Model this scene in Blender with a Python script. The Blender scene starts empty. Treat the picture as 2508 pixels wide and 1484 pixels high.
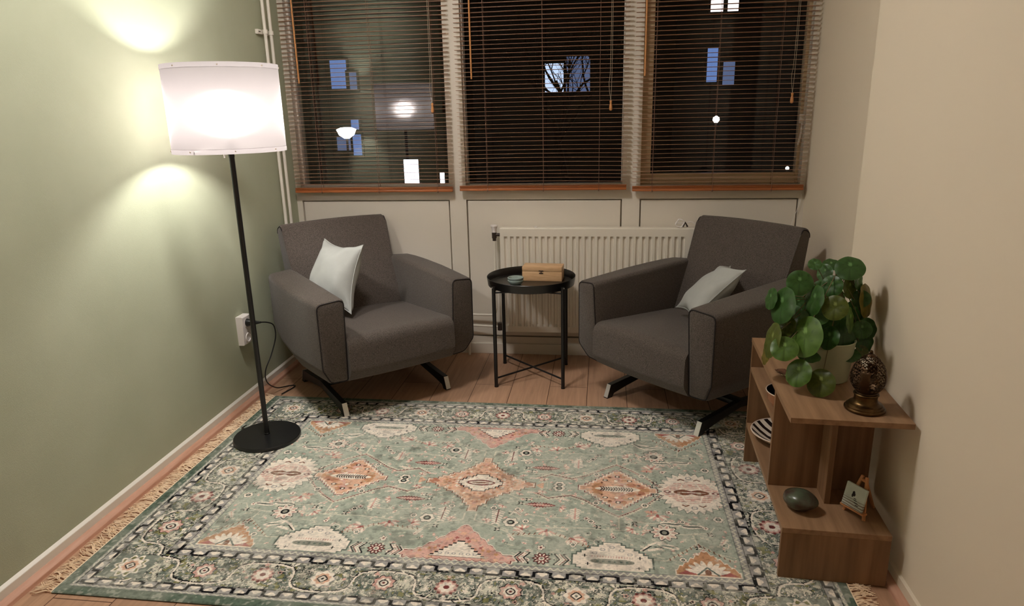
import bpy, bmesh, math, random
import numpy as np
from mathutils import Vector, Matrix

sc = bpy.context.scene
COL = sc.collection
random.seed(7)
rng = np.random.default_rng(11)
PI = math.pi

# ------------------------------------------------------------------ camera
cam_d = bpy.data.cameras.new('camera')
cam = bpy.data.objects.new('camera', cam_d)
COL.objects.link(cam)
CAM = Vector((1.7138, -3.7097, 1.3481))
R_ = Vector((0.99153905, 0.12803868, -0.02136371))
U_ = Vector((-0.0141004, 0.26984116, 0.9628016))
F_ = Vector((-0.12904066, 0.95435415, -0.26936344))
cam.matrix_world = Matrix(((R_.x, U_.x, -F_.x, CAM.x), (R_.y, U_.y, -F_.y, CAM.y),
                           (R_.z, U_.z, -F_.z, CAM.z), (0, 0, 0, 1)))
cam_d.sensor_fit = 'HORIZONTAL'
cam_d.sensor_width = 36.0
cam_d.lens = 1683.92 / 2508 * 36.0
cam_d.clip_start = 0.05
cam_d.clip_end = 200
sc.camera = cam

# ------------------------------------------------------------------ light and exposure
world = bpy.data.worlds.new('night_sky')
sc.world = world
world.use_nodes = True
bg = world.node_tree.nodes['Background']
bg.inputs[0].default_value = (0.10, 0.13, 0.22, 1)
bg.inputs[1].default_value = 0.006
BULB_POWER = 130.0
SHADE_OPEN, SHADE_GLOW, SHADE_LOBE = 0.0, 0.140, 0.29
FILL_POWER = 42.0  # emission strength of the added overhead fill lamp
#           # emission strength of the lamp bulb
BULB_COLOR = (1.0, 0.955, 0.90)
sc.view_settings.view_transform = 'Standard'
sc.view_settings.look = 'None'
sc.view_settings.gamma = 1.0
sc.view_settings.use_curve_mapping = False
sc.view_settings.exposure = 0.97
try:
    sc.cycles.use_denoising = True
    sc.cycles.max_bounces = 10
    sc.cycles.diffuse_bounces = 6
    sc.cycles.transparent_max_bounces = 16
    sc.cycles.sample_clamp_indirect = 8.0
except Exception:
    pass


# ------------------------------------------------------------------ helpers
def lin(c):
    c = [v / 255.0 for v in c]
    return tuple(v / 12.92 if v <= 0.04045 else ((v + 0.055) / 1.055) ** 2.4 for v in c)


def rgb(*c):
    return lin(c) + (1.0,)


def nn(nt, kind, **kw):
    n = nt.nodes.new(kind)
    for k, v in kw.items():
        setattr(n, k, v)
    return n


def mat(name, color, rough=0.6, metal=0.0, spec=0.5, var=0.0, vscale=8.0, bump=0.0, bscale=200.0,
        color2=None, stretch=(1, 1, 1), sheen=0.0, coat=0.0, detail=4.0):
    m = bpy.data.materials.new(name)
    m.use_nodes = True
    nt = m.node_tree
    b = nt.nodes['Principled BSDF']
    b.inputs['Base Color'].default_value = color
    b.inputs['Roughness'].default_value = rough
    b.inputs['Metallic'].default_value = metal
    b.inputs['Specular IOR Level'].default_value = spec
    if sheen:
        b.inputs['Sheen Weight'].default_value = sheen
    if coat:
        b.inputs['Coat Weight'].default_value = coat
    tc = nn(nt, 'ShaderNodeTexCoord')
    mp = nn(nt, 'ShaderNodeMapping')
    mp.inputs['Scale'].default_value = stretch
    nt.links.new(tc.outputs['Object'], mp.inputs[0])
    if var or color2:
        nz = nn(nt, 'ShaderNodeTexNoise')
        nz.inputs['Scale'].default_value = vscale
        nz.inputs['Detail'].default_value = detail
        nt.links.new(mp.outputs[0], nz.inputs['Vector'])
        mr = nn(nt, 'ShaderNodeMapRange')
        mr.inputs['From Min'].default_value = 0.3
        mr.inputs['From Max'].default_value = 0.7
        nt.links.new(nz.outputs['Fac'], mr.inputs['Value'])
        mx = nn(nt, 'ShaderNodeMix', data_type='RGBA')
        c2 = color2 or tuple(max(0, v * (1 - var)) for v in color[:3]) + (1,)
        mx.inputs[6].default_value = color
        mx.inputs[7].default_value = c2
        nt.links.new(mr.outputs[0], mx.inputs[0])
        nt.links.new(mx.outputs[2], b.inputs['Base Color'])
    if bump:
        nb = nn(nt, 'ShaderNodeTexNoise')
        nb.inputs['Scale'].default_value = bscale
        nb.inputs['Detail'].default_value = 3
        nt.links.new(mp.outputs[0], nb.inputs['Vector'])
        bp = nn(nt, 'ShaderNodeBump')
        bp.inputs['Strength'].default_value = bump
        bp.inputs['Distance'].default_value = 0.004
        nt.links.new(nb.outputs['Fac'], bp.inputs['Height'])
        nt.links.new(bp.outputs[0], b.inputs['Normal'])
    return m


def emit(name, color, strength):
    m = bpy.data.materials.new(name)
    m.use_nodes = True
    nt = m.node_tree
    nt.nodes.clear()
    e = nn(nt, 'ShaderNodeEmission')
    e.inputs[0].default_value = color
    e.inputs[1].default_value = strength
    o = nn(nt, 'ShaderNodeOutputMaterial')
    nt.links.new(e.outputs[0], o.inputs[0])
    return m


def obj(name, bm, m, parent=None, smooth=True, loc=None, angle=0.6):
    bmesh.ops.remove_doubles(bm, verts=bm.verts, dist=1e-6)
    bmesh.ops.recalc_face_normals(bm, faces=bm.faces)
    me = bpy.data.meshes.new(name)
    bm.to_mesh(me)
    bm.free()
    if smooth:
        for p in me.polygons:
            p.use_smooth = True
        try:
            me.set_sharp_from_angle(angle=angle)
        except Exception:
            pass
    me.materials.append(m)
    o = bpy.data.objects.new(name, me)
    COL.objects.link(o)
    if parent is not None:
        o.parent = parent
    if loc is not None:
        o.location = loc
    return o


def thing(name, label, cat, loc=(0, 0, 0), rotz=0.0, group=None):
    o = bpy.data.objects.new(name, None)
    o.empty_display_size = 0.1
    COL.objects.link(o)
    o.location = loc
    o.rotation_euler = (0, 0, rotz)
    return tag(o, label, cat, group)


def tag(o, label, cat, group=None):
    o['label'] = label
    o['category'] = cat
    if group:
        o['group'] = group
    return o


def struct(name, bm, m, parent=None, smooth=False):
    o = obj(name, bm, m, parent, smooth=smooth)
    if parent is None:
        o['kind'] = 'structure'
    return o


def box(bm, x0, x1, y0, y1, z0, z1, bev=0.0, seg=2):
    r = bmesh.ops.create_cube(bm, size=1.0)
    vs = r['verts']
    for v in vs:
        v.co = Vector(((x0 + x1) / 2 + v.co.x * (x1 - x0), (y0 + y1) / 2 + v.co.y * (y1 - y0),
                       (z0 + z1) / 2 + v.co.z * (z1 - z0)))
    if bev > 0:
        es = list({e for v in vs for e in v.link_edges})
        bmesh.ops.bevel(bm, geom=es, offset=bev, segments=seg, profile=0.5, affect='EDGES')
    return vs


def B(*a, **k):
    bm = bmesh.new()
    box(bm, *a, **k)
    return bm


def loft(bm, rings, cap0=True, cap1=True, close=True):
    vr = [[bm.verts.new(p) for p in r] for r in rings]
    n = len(vr[0])
    for a, b in zip(vr, vr[1:]):
        for i in range(n if close else n - 1):
            j = (i + 1) % n
            bm.faces.new((a[i], a[j], b[j], b[i]))
    if cap0:
        bm.faces.new(vr[0])
    if cap1:
        bm.faces.new(list(reversed(vr[-1])))
    return vr


def lathe(bm, prof, seg=48, center=(0, 0, 0), cap0=True, cap1=True):
    rings = []
    for r, z in prof:
        rings.append([(center[0] + r * math.cos(2 * PI * i / seg), center[1] + r * math.sin(2 * PI * i / seg),
                       center[2] + z) for i in range(seg)])
    return loft(bm, rings, cap0, cap1)


def smooth_path(pts, n=8):
    P = [Vector(p) for p in pts]
    out = []
    for i in range(len(P) - 1):
        p0 = P[max(i - 1, 0)]; p1 = P[i]; p2 = P[i + 1]; p3 = P[min(i + 2, len(P) - 1)]
        for k in range(n):
            t = k / n
            out.append(0.5 * ((2 * p1) + (p2 - p0) * t + (2 * p0 - 5 * p1 + 4 * p2 - p3) * t * t +
                              (3 * p1 - p0 - 3 * p2 + p3) * t ** 3))
    out.append(P[-1])
    return out


def tube(bm, pts, r, seg=10, closed=False, taper=None):
    P = [Vector(p) for p in pts]
    n = len(P)
    rings = []
    prev = None
    for i, p in enumerate(P):
        if closed:
            t = (P[(i + 1) % n] - P[i - 1])
        else:
            t = P[min(i + 1, n - 1)] - P[max(i - 1, 0)]
        t.normalize()
        if prev is None:
            a = Vector((0, 0, 1)) if abs(t.z) < 0.9 else Vector((1, 0, 0))
            u = t.cross(a).normalized()
        else:
            u = (prev - t * prev.dot(t)).normalized()
        prev = u
        v = t.cross(u)
        rr = r if taper is None else r * taper(i / max(n - 1, 1))
        rings.append([p + u * (rr * math.cos(2 * PI * k / seg)) + v * (rr * math.sin(2 * PI * k / seg))
                      for k in range(seg)])
    if closed:
        rings.append(rings[0])
        loft(bm, rings, False, False)
    else:
        loft(bm, rings)


def rpoly(pts, radii, seg=5):
    """2D polygon with rounded corners."""
    out = []
    n = len(pts)
    for i in range(n):
        p = Vector(pts[i]); a = Vector(pts[i - 1]); b = Vector(pts[(i + 1) % n])
        r = radii[i] if hasattr(radii, '__len__') else radii
        if r <= 0:
            out.append(p)
            continue
        da = (a - p); db = (b - p)
        la, lb = da.length, db.length
        da.normalize(); db.normalize()
        ang = da.angle(db)
        d = min(r / math.tan(ang / 2), la * 0.49, lb * 0.49)
        s = p + da * d; e = p + db * d
        for k in range(seg + 1):
            t = k / seg
            out.append(s * (1 - t) ** 2 + p * (2 * t * (1 - t)) + e * t * t)
    return out


def inset2(poly, d):
    c = sum((Vector(p) for p in poly), Vector((0, 0))) / len(poly)
    out = []
    for p in poly:
        v = Vector(p) - c
        out.append(c + Vector((v.x - math.copysign(min(d, abs(v.x)), v.x), v.y - math.copysign(min(d, abs(v.y)), v.y))))
    return out


# ------------------------------------------------------------------ materials
M = {}
M['fabric'] = mat('grey_wool_upholstery', rgb(104, 95, 89), 0.95, spec=0.12, color2=rgb(62, 56, 52), vscale=330,
                  bump=0.35, bscale=420, sheen=0.15, detail=2)
M['piping'] = mat('dark_piping', rgb(44, 40, 40), 0.8, spec=0.2)
M['black_metal'] = mat('black_powder_coat', rgb(20, 20, 21), 0.38, spec=0.5)
M['tray_black'] = mat('black_lacquer_steel', rgb(16, 15, 15), 0.28, spec=0.6)
M['lamp_black'] = mat('black_lamp_lacquer', rgb(24, 24, 26), 0.35, spec=0.5)
M['chrome'] = mat('brushed_chrome', rgb(240, 238, 234), 0.38, metal=0.75)
M['white_paint'] = mat('white_gloss_paint', rgb(232, 226, 216), 0.38, var=0.04, vscale=3)
M['panel_paint'] = mat('off_white_panel_paint', rgb(226, 218, 206), 0.5, var=0.05, vscale=2)
M['radiator'] = mat('white_radiator_enamel', rgb(235, 228, 216), 0.3)
M['plastic_white'] = mat('white_plastic', rgb(236, 230, 228), 0.35)
M['cotton'] = mat('white_cotton_cover', rgb(178, 180, 177), 0.9, spec=0.1, var=0.05, vscale=30, bump=0.15, bscale=300)
M['slat'] = mat('stained_wood_slats', rgb(184, 142, 114), 0.42, color2=rgb(150, 108, 82), vscale=6, stretch=(0.4, 20, 20))
M['rail'] = mat('orange_stained_wood', rgb(178, 104, 56), 0.4, color2=rgb(138, 76, 38), vscale=8, stretch=(0.5, 30, 30))
M['wand'] = mat('pale_wood_wand', rgb(200, 138, 84), 0.45)
M['cord'] = mat('brown_ladder_cord', rgb(120, 92, 78), 0.9)
M['pullcord'] = mat('beige_cord', rgb(176, 160, 140), 0.9)
M['tan_frame'] = mat('tan_window_frame', rgb(196, 172, 138), 0.5, var=0.06, vscale=4)
M['bamboo'] = mat('bamboo_box_wood', rgb(224, 186, 144), 0.5, color2=rgb(202, 160, 118), vscale=14, stretch=(1, 6, 12))
M['celadon'] = mat('pale_blue_glaze', rgb(150, 164, 160), 0.25, var=0.12, vscale=30)
M['leafmat'] = None
M['pot'] = mat('sage_white_pot_glaze', rgb(176, 178, 150), 0.5, var=0.06, vscale=6)
M['soil'] = mat('potting_soil', rgb(40, 30, 22), 0.95, var=0.4, vscale=60, bump=0.6, bscale=90)
M['stem'] = mat('plant_stem', rgb(96, 84, 50), 0.6)
M['dried'] = mat('dried_brown_leaf', rgb(104, 66, 38), 0.8, color2=rgb(70, 40, 22), vscale=30)
M['paleleaf'] = mat('pale_withered_leaf', rgb(196, 178, 140), 0.7)
M['bronze'] = mat('antique_brass', rgb(104, 80, 50), 0.33, metal=1.0, color2=rgb(66, 48, 30), vscale=20)
M['bronze_dark'] = mat('dark_pierced_brass', rgb(96, 74, 52), 0.42, metal=0.9, color2=rgb(54, 38, 28), vscale=24)
M['inner_dark'] = mat('dark_inside', rgb(26, 18, 14), 0.8)
M['stone'] = mat('polished_serpentine_stone', rgb(74, 84, 66), 0.25, color2=rgb(58, 30, 30), vscale=24, spec=0.5)
M['easel'] = mat('easel_pine', rgb(198, 138, 88), 0.6, color2=rgb(160, 104, 62), vscale=20)
M['brassbowl'] = mat('copper_brown_bowl', rgb(168, 112, 76), 0.4, metal=0.4)
M['rim'] = mat('pale_bowl_rim', rgb(226, 206, 190), 0.35)
M['black_bowl'] = mat('black_bowl_glaze', rgb(14, 13, 14), 0.25)
M['fringe'] = mat('cream_cotton_fringe', rgb(250, 228, 202), 0.95, spec=0.1, color2=rgb(238, 210, 178), vscale=60)
M['ceiling'] = mat('white_ceiling_paint', rgb(238, 234, 226), 0.9, spec=0.1)
M['wallR'] = mat('warm_white_wall_paint', rgb(226, 212, 192), 0.85, spec=0.15, bump=0.05, bscale=60)
M['brown_valve'] = mat('dark_brown_valve', rgb(54, 42, 36), 0.45)
M['backing'] = mat('rug_backing', rgb(84, 90, 78), 0.95)


def wood_board(name, c1, c2, axis):
    st = {'x': (0.6, 9, 9), 'y': (9, 0.6, 9), 'z': (9, 9, 0.6)}[axis]
    m = mat(name, rgb(*c1), 0.5, color2=rgb(*c2), vscale=5.0, stretch=st, spec=0.3, detail=8, bump=0.04, bscale=20)
    return m


SH1, SH2 = (158, 124, 94), (126, 96, 70)
M['shelf_y'] = wood_board('walnut_laminate_length', SH1, SH2, 'y')
M['shelf_z'] = wood_board('walnut_laminate_upright', (142, 108, 78), (114, 84, 58), 'z')


def wall_green():
    m = mat('sage_green_wall', rgb(181, 186, 162), 0.9, spec=0.15, color2=rgb(172, 177, 153), vscale=3)
    nt = m.node_tree
    b = nt.nodes['Principled BSDF']
    tc = nn(nt, 'ShaderNodeTexCoord')
    # woven fibreglass wallpaper: fine diagonal threads plus lumpy plaster
    mp = nn(nt, 'ShaderNodeMapping')
    mp.inputs['Rotation'].default_value = (math.radians(42), 0, 0)
    nt.links.new(tc.outputs['Object'], mp.inputs[0])
    w = nn(nt, 'ShaderNodeTexWave', wave_type='BANDS', bands_direction='Z')
    w.inputs['Scale'].default_value = 75
    w.inputs['Distortion'].default_value = 7.0
    w.inputs['Detail'].default_value = 2
    w.inputs['Detail Scale'].default_value = 3
    nt.links.new(mp.outputs[0], w.inputs['Vector'])
    n = nn(nt, 'ShaderNodeTexNoise')
    n.inputs['Scale'].default_value = 14
    n.inputs['Detail'].default_value = 5
    nt.links.new(tc.outputs['Object'], n.inputs['Vector'])
    ad = nn(nt, 'ShaderNodeMath', operation='MULTIPLY_ADD')
    nt.links.new(n.outputs['Fac'], ad.inputs[0])
    ad.inputs[1].default_value = 5.0
    nt.links.new(w.outputs['Fac'], ad.inputs[2])
    bp = nn(nt, 'ShaderNodeBump')
    bp.inputs['Strength'].default_value = 0.07
    bp.inputs['Distance'].default_value = 0.006
    nt.links.new(ad.outputs[0], bp.inputs['Height'])
    nt.links.new(bp.outputs[0], b.inputs['Normal'])
    return m


M['wallL'] = wall_green()


def floor_mat():
    m = bpy.data.materials.new('oak_laminate_planks')
    m.use_nodes = True
    nt = m.node_tree
    b = nt.nodes['Principled BSDF']
    tc = nn(nt, 'ShaderNodeTexCoord')
    mp = nn(nt, 'ShaderNodeMapping')
    mp.inputs['Rotation'].default_value = (0, 0, math.radians(90))
    mp.inputs['Location'].default_value = (0.31, 0.06, 0)
    nt.links.new(tc.outputs['Object'], mp.inputs[0])
    br = nn(nt, 'ShaderNodeTexBrick')
    br.offset = 0.37
    br.inputs['Color1'].default_value = rgb(190, 150, 122)
    br.inputs['Color2'].default_value = rgb(174, 136, 110)
    br.inputs['Mortar'].default_value = rgb(84, 50, 36)
    br.inputs['Scale'].default_value = 1.0
    br.inputs['Mortar Size'].default_value = 0.0016
    br.inputs['Brick Width'].default_value = 1.25
    br.inputs['Row Height'].default_value = 0.19
    nt.links.new(mp.outputs[0], br.inputs['Vector'])
    mp2 = nn(nt, 'ShaderNodeMapping')
    mp2.inputs['Scale'].default_value = (14, 0.9, 1)
    nt.links.new(tc.outputs['Object'], mp2.inputs[0])
    nz = nn(nt, 'ShaderNodeTexNoise')
    nz.inputs['Scale'].default_value = 3.5
    nz.inputs['Detail'].default_value = 8
    nz.inputs['Distortion'].default_value = 1.2
    nt.links.new(mp2.outputs[0], nz.inputs['Vector'])
    mr = nn(nt, 'ShaderNodeMapRange')
    mr.inputs['From Min'].default_value = 0.3
    mr.inputs['From Max'].default_value = 0.75
    mr.inputs['To Min'].default_value = 1.08
    mr.inputs['To Max'].default_value = 0.78
    nt.links.new(nz.outputs['Fac'], mr.inputs[0])
    mx = nn(nt, 'ShaderNodeMix', data_type='RGBA', blend_type='MULTIPLY')
    mx.inputs[0].default_value = 1.0
    nt.links.new(br.outputs['Color'], mx.inputs[6])
    nt.links.new(mr.outputs[0], mx.inputs[7])
    nt.links.new(mx.outputs[2], b.inputs['Base Color'])
    b.inputs['Roughness'].default_value = 0.42
    b.inputs['Specular IOR Level'].default_value = 0.4
    return m


M['floor'] = floor_mat()


def shade_mat(glow=1.0, lobe=1.0):
    """thin open-weave fabric: most light passes between the threads, the threads glow pinkish"""
    m = bpy.data.materials.new('white_fabric_lamp_shade')
    m.use_nodes = True
    nt = m.node_tree
    nt.nodes.clear()
    tc = nn(nt, 'ShaderNodeTexCoord')
    wv = nn(nt, 'ShaderNodeTexNoise')
    wv.inputs['Scale'].default_value = 260
    nt.links.new(tc.outputs['Object'], wv.inputs['Vector'])
    mx = nn(nt, 'ShaderNodeMix', data_type='RGBA')
    k = SHADE_GLOW * glow
    mx.inputs[6].default_value = (0.92 * k, 0.82 * k, 0.82 * k, 1)
    mx.inputs[7].default_value = (0.97 * k, 0.88 * k, 0.88 * k, 1)
    nt.links.new(wv.outputs['Fac'], mx.inputs[0])
    d = nn(nt, 'ShaderNodeBsdfDiffuse')
    t = nn(nt, 'ShaderNodeBsdfTranslucent')
    r = nn(nt, 'ShaderNodeBsdfRefraction')
    r.inputs['Roughness'].default_value = 0.62
    r.inputs['IOR'].default_value = 1.35
    r.inputs[0].default_value = (1, 0.93, 0.95, 1)
    tp = nn(nt, 'ShaderNodeBsdfTransparent')
    tp.inputs[0].default_value = (1, 0.985, 0.98, 1)
    nt.links.new(mx.outputs[2], d.inputs[0])
    nt.links.new(mx.outputs[2], t.inputs[0])
    m1 = nn(nt, 'ShaderNodeMixShader')
    m1.inputs[0].default_value = 0.75
    nt.links.new(d.outputs[0], m1.inputs[1])
    nt.links.new(t.outputs[0], m1.inputs[2])
    m2 = nn(nt, 'ShaderNodeMixShader')
    m2.inputs[0].default_value = SHADE_LOBE * lobe
    nt.links.new(m1.outputs[0], m2.inputs[1])
    nt.links.new(r.outputs[0], m2.inputs[2])
    m3 = nn(nt, 'ShaderNodeMixShader')
    m3.inputs[0].default_value = SHADE_OPEN
    nt.links.new(m2.outputs[0], m3.inputs[1])
    nt.links.new(tp.outputs[0], m3.inputs[2])
    o = nn(nt, 'ShaderNodeOutputMaterial')
    nt.links.new(m3.outputs[0], o.inputs[0])
    return m


M['shade'] = shade_mat()


def glass_mat(name, refl):
    m = bpy.data.materials.new(name)
    m.use_nodes = True
    nt = m.node_tree
    nt.nodes.clear()
    lw = nn(nt, 'ShaderNodeLayerWeight')
    lw.inputs['Blend'].default_value = 0.5
    pw = nn(nt, 'ShaderNodeMath', operation='POWER')
    nt.links.new(lw.outputs['Facing'], pw.inputs[0])
    pw.inputs[1].default_value = 4.0
    mr = nn(nt, 'ShaderNodeMapRange')
    mr.inputs['To Min'].default_value = refl
    mr.inputs['To Max'].default_value = 0.9
    nt.links.new(pw.outputs[0], mr.inputs[0])
    t = nn(nt, 'ShaderNodeBsdfTransparent')
    t.inputs[0].default_value = (0.97, 0.98, 0.97, 1)
    g = nn(nt, 'ShaderNodeBsdfGlossy')
    g.inputs['Roughness'].default_value = 0.0
    mx = nn(nt, 'ShaderNodeMixShader')
    nt.links.new(mr.outputs[0], mx.inputs[0])
    nt.links.new(t.outputs[0], mx.inputs[1])
    nt.links.new(g.outputs[0], mx.inputs[2])
    o = nn(nt, 'ShaderNodeOutputMaterial')
    nt.links.new(mx.outputs[0], o.inputs[0])
    return m


M['glass_1'] = glass_mat('double_glazing', 0.085)
M['glass_2'] = M['glass_3'] = glass_mat('single_glazing', 0.018)

# ------------------------------------------------------------------ room shell
ZC = 2.55
YF = -5.2
WA, WB, YP = 2.739, 2.5726, -1.2366
struct('floor', B(-0.1, 3.0, YF - 0.1, 0.1, -0.1, 0.0), M['floor'])
struct('ceiling', B(-0.1, 3.0, YF - 0.1, 0.2, ZC, ZC + 0.1), M['ceiling'])
struct('wall_left', B(-0.1, 0.0, YF - 0.1, 0.2, 0.0, ZC), M['wallL'])
struct('wall_front', B(0.0, WA, YF - 0.1, YF, 0.0, ZC), M['wallR'])
bm = bmesh.new()
poly = [(WA, 0.2), (WA, YP), (WB, YP), (WB, YF - 0.1), (WA + 0.2, YF - 0.1), (WA + 0.2, 0.2)]
loft(bm, [[(x, y, z) for x, y in poly] for z in (0.0, ZC)])
struct('wall_right', bm, M['wallR'])

# baseboards and floor mouldings
bm = bmesh.new()
prof = rpoly([(0, 0), (0.011, 0), (0.011, 0.046), (0.0, 0.054)], [0, 0, 0.004, 0])
loft(bm, [[(p[0], y, p[1]) for p in prof] for y in (YF, 0.0)])
struct('baseboard_left', bm, M['white_paint'])
bm = bmesh.new()
prof = rpoly([(0.011, 0), (0.036, 0), (0.033, 0.012), (0.011, 0.02)], [0, 0, 0.006, 0])
loft(bm, [[(p[0], y, p[1]) for p in prof] for y in (YF, 0.0)])
M['moulding'] = mat('pink_oak_moulding', rgb(206, 160, 138), 0.45, color2=rgb(186, 138, 114), vscale=6, stretch=(9, 1, 9))
struct('trim_1', bm, M['moulding'])
bm = bmesh.new()
loft(bm, [[(WB - 0.008 + p[0], y, p[1]) for p in rpoly([(0, 0), (0.008, 0), (0.008, 0.05), (0, 0.046)], 0)] for y in (YF, YP)])
struct('baseboard_right', bm, M['wallR'])
bm = bmesh.new()
loft(bm, [[(WB - 0.008 - p[0], y, p[1]) for p in rpoly([(0, 0), (0.024, 0), (0.021, 0.01), (0, 0.018)], [0, 0, 0.005, 0])] for y in (YF, YP)])
struct('trim_2', bm, M['moulding'])

# back wall: panelled parapet with recessed infill panels, posts and lintel
bm = bmesh.new()
ZS = 0.955
posts = [(0.0, 0.031), (0.880, 0.972), (1.814, 1.907), (2.712, WA)]
for x0, x1 in posts:
    box(bm, x0, x1, 0.0, 0.12, 0.0, ZC)
for a, b in zip(posts, posts[1:]):
    box(bm, a[1], b[0], 0.0, 0.12, 0.884, ZS)          # sill rail
    box(bm, a[1], b[0], 0.0, 0.12, 0.0, 0.10)          # bottom rail
    box(bm, a[1], b[0], 0.0, 0.12, 2.12, ZC)           # lintel
    box(bm, a[1] + 0.007, b[0] - 0.007, 0.004, 0.11, 0.107, 0.877, bev=0.002)   # infill panel with a shadow gap
    box(bm, a[1], b[0], 0.035, 0.12, 0.10, 0.884)
struct('wall_back', bm, M['panel_paint'])
bm = bmesh.new()
box(bm, 0.036, WA, -0.012, 0.0, 0.0, 0.062, bev=0.002)
struct('baseboard_back', bm, M['panel_paint'])


def window(n, x0, x1, rails, yg, m, tilt=0.0):
    """frame with stiles and rails (l, r, bottom, top widths) and a pane"""
    l, r, bt, tp = rails
    bm = bmesh.new()
    z0, z1 = ZS, 2.12
    y0, y1 = yg - 0.02, yg + 0.03
    box(bm, x0, x0 + l, y0, y1, z0, z1, bev=0.002)
    box(bm, x1 - r, x1, y0, y1, z0, z1, bev=0.002)
    box(bm, x0 + l, x1 - r, y0, y1, z0, z0 + bt, bev=0.002)
    box(bm, x0 + l, x1 - r, y0, y1, z1 - tp, z1, bev=0.002)
    f = struct('window_%d' % n, bm, m)
    bm = bmesh.new()
    h = (z1 - tp - z0 - bt) / 2
    w = (x1 - r - x0 - l) / 2
    box(bm, -w, w, -0.002, 0.002, -h, h)
    p = obj('pane', bm, M['glass_%d' % n], f, smooth=False)
    p.location = ((x0 + l + x1 - r) / 2, yg + 0.006, z0 + bt + h)
    p.rotation_euler = (tilt, 0, 0)
    return f


window(1, 0.031, 0.880, (0.012, 0.006, 0.012, 0.04), 0.055, M['white_paint'], tilt=math.radians(0.38))
window(2, 0.972, 1.814, (0.006, 0.006, 0.010, 0.04), 0.055, M['white_paint'], tilt=math.radians(0.3))
w3 = window(3, 1.907, 2.712, (0.054, 0.016, 0.055, 0.05), 0.072, M['tan_frame'], tilt=math.radians(0.2))
bm = bmesh.new()          # casement stay on the right stile of the opening window
box(bm, 2.690, 2.712, 0.030, 0.046, 1.255, 1.30, bev=0.002)
tube(bm, [(2.706, 0.036, 1.26), (2.702, 0.034, 1.20), (2.694, 0.036, 1.15)], 0.005, 8)
tube(bm, [(2.700, 0.044, 1.285), (2.700, 0.026, 1.285)], 0.003, 6)
obj('casement_stay', bm, M['white_paint'], w3)


# ------------------------------------------------------------------ wooden venetian blinds
def blind(x0, x1, zb, label, cords, wand_x, wand_z, pull_x, pull_z, dy, sag, brk=0):
    t = thing('venetian_blind', label, 'blind', ((x0 + x1) / 2, -0.045, zb), 0, 'wooden venetian blinds')
    w = (x1 - x0) / 2
    bm = bmesh.new()
    z = 0.026
    k = 0
    r_ = random.Random(int(x0 * 1000))
    while zb + z < 2.06:
        pitch = 0.0218 if z > 0.09 else 0.0190
        ang = -0.03 + r_.uniform(-0.03, 0.03)
        jl, jr = r_.uniform(-0.0014, 0.0014), r_.uniform(-0.0014, 0.0014)
        n = 6
        rings = []
        for i in range(n + 1):
            s = i / n
            x = -w + 2 * w * s
            zz = z + jl * (1 - s) + jr * s + sag * math.sin(PI * s) * (0.4 if z > 0.2 else 1)
            ring = []
            for (yy, h) in ((-0.0110, -0.0007), (-0.0110, 0.0007), (0, 0.0010), (0.0110, 0.0007), (0.0110, -0.0007), (0, -0.0004)):
                ring.append((x, yy, zz + h + yy * ang))
            rings.append(ring)
        loft(bm, rings)
        z += pitch
        k += 1
    obj('slats', bm, M['slat'], t)
    bm = bmesh.new()
    for i in range(3):                                             # stacked slats that rest on the bottom rail
        zz = 0.014 + 0.0045 * i
        box(bm, -w, w, -0.0125, 0.0125, zz, zz + 0.003, bev=0.0008, seg=1)
    obj('stacked_slats', bm, M['rail'], t)
    obj('bottom_rail', B(-w, w, -0.014, 0.014, 0.0, 0.013, bev=0.003), M['rail'], t)
    obj('head_rail', B(-w, w, -0.02, 0.03, 2.06 - zb, 2.115 - zb, bev=0.003), M['rail'], t)
    xc = (x0 + x1) / 2
    for cx in cords:
        bm = bmesh.new()
        for yy in (-0.0145, 0.0145):
            tube(bm, [(cx - xc, yy, 0.0), (cx - xc, yy, 2.08 - zb)], 0.0011, 5)
        tube(bm, [(cx - xc, -0.016, 0.006), (cx - xc, -0.013, -0.004)], 0.003, 6)
        obj('ladder_cord', bm, M['cord'], t)
    bm = bmesh.new()
    tube(bm, [(wand_x - xc, -0.028, 2.075 - zb), (wand_x - xc, -0.026, wand_z - zb)], 0.0042, 10)
    obj('tilt_wand', bm, M['wand'], t)
    bm = bmesh.new()
    px = pull_x - xc
    tube(bm, smooth_path([(px - 0.002, -0.022, 2.075 - zb), (px - 0.004, -0.022, pull_z + 0.2 - zb), (px - 0.010, -0.023, pull_z + 0.1 - zb),
                          (px, -0.024, pull_z + 0.02 - zb)]), 0.0009, 5)
    tube(bm, smooth_path([(px + 0.004, -0.022, 2.075 - zb), (px + 0.004, -0.022, pull_z + 0.2 - zb), (px, -0.024, pull_z + 0.02 - zb)]), 0.0009, 5)
    pc = obj('pull_cord', bm, M['pullcord'], t)
    bm = bmesh.new()
    lathe(bm, [(0.001, 0.024), (0.005, 0.022), (0.0065, 0.017), (0.0045, 0.011), (0.0048, 0.006), (0.0075, -0.006), (0.0082, -0.016),
               (0.0065, -0.024), (0.002, -0.027)], 14, (px, -0.024, pull_z - zb))
    obj('tassel', bm, M['wand'], pc)
    return t


blind(0.022, 0.912, 0.934, 'left wooden venetian blind, beside the green wall, with a lamp mirrored in its window',
      (0.177, 0.503, 0.831), 0.112, 1.510, 0.826, 1.372, 0, 0.002)
blind(0.950, 1.834, 0.938, 'middle wooden venetian blind, over the window with a bare tree outside',
      (1.102, 1.401, 1.691), 1.038, 1.508, 1.746, 1.364, 0, 0.004)
blind(1.864, 2.716, 0.930, 'right wooden venetian blind, over the tan casement next to the beige wall',
      (1.965, 2.268, 2.559), 1.911, 1.500, 2.620, 1.380, 0, 0.003)

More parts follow.
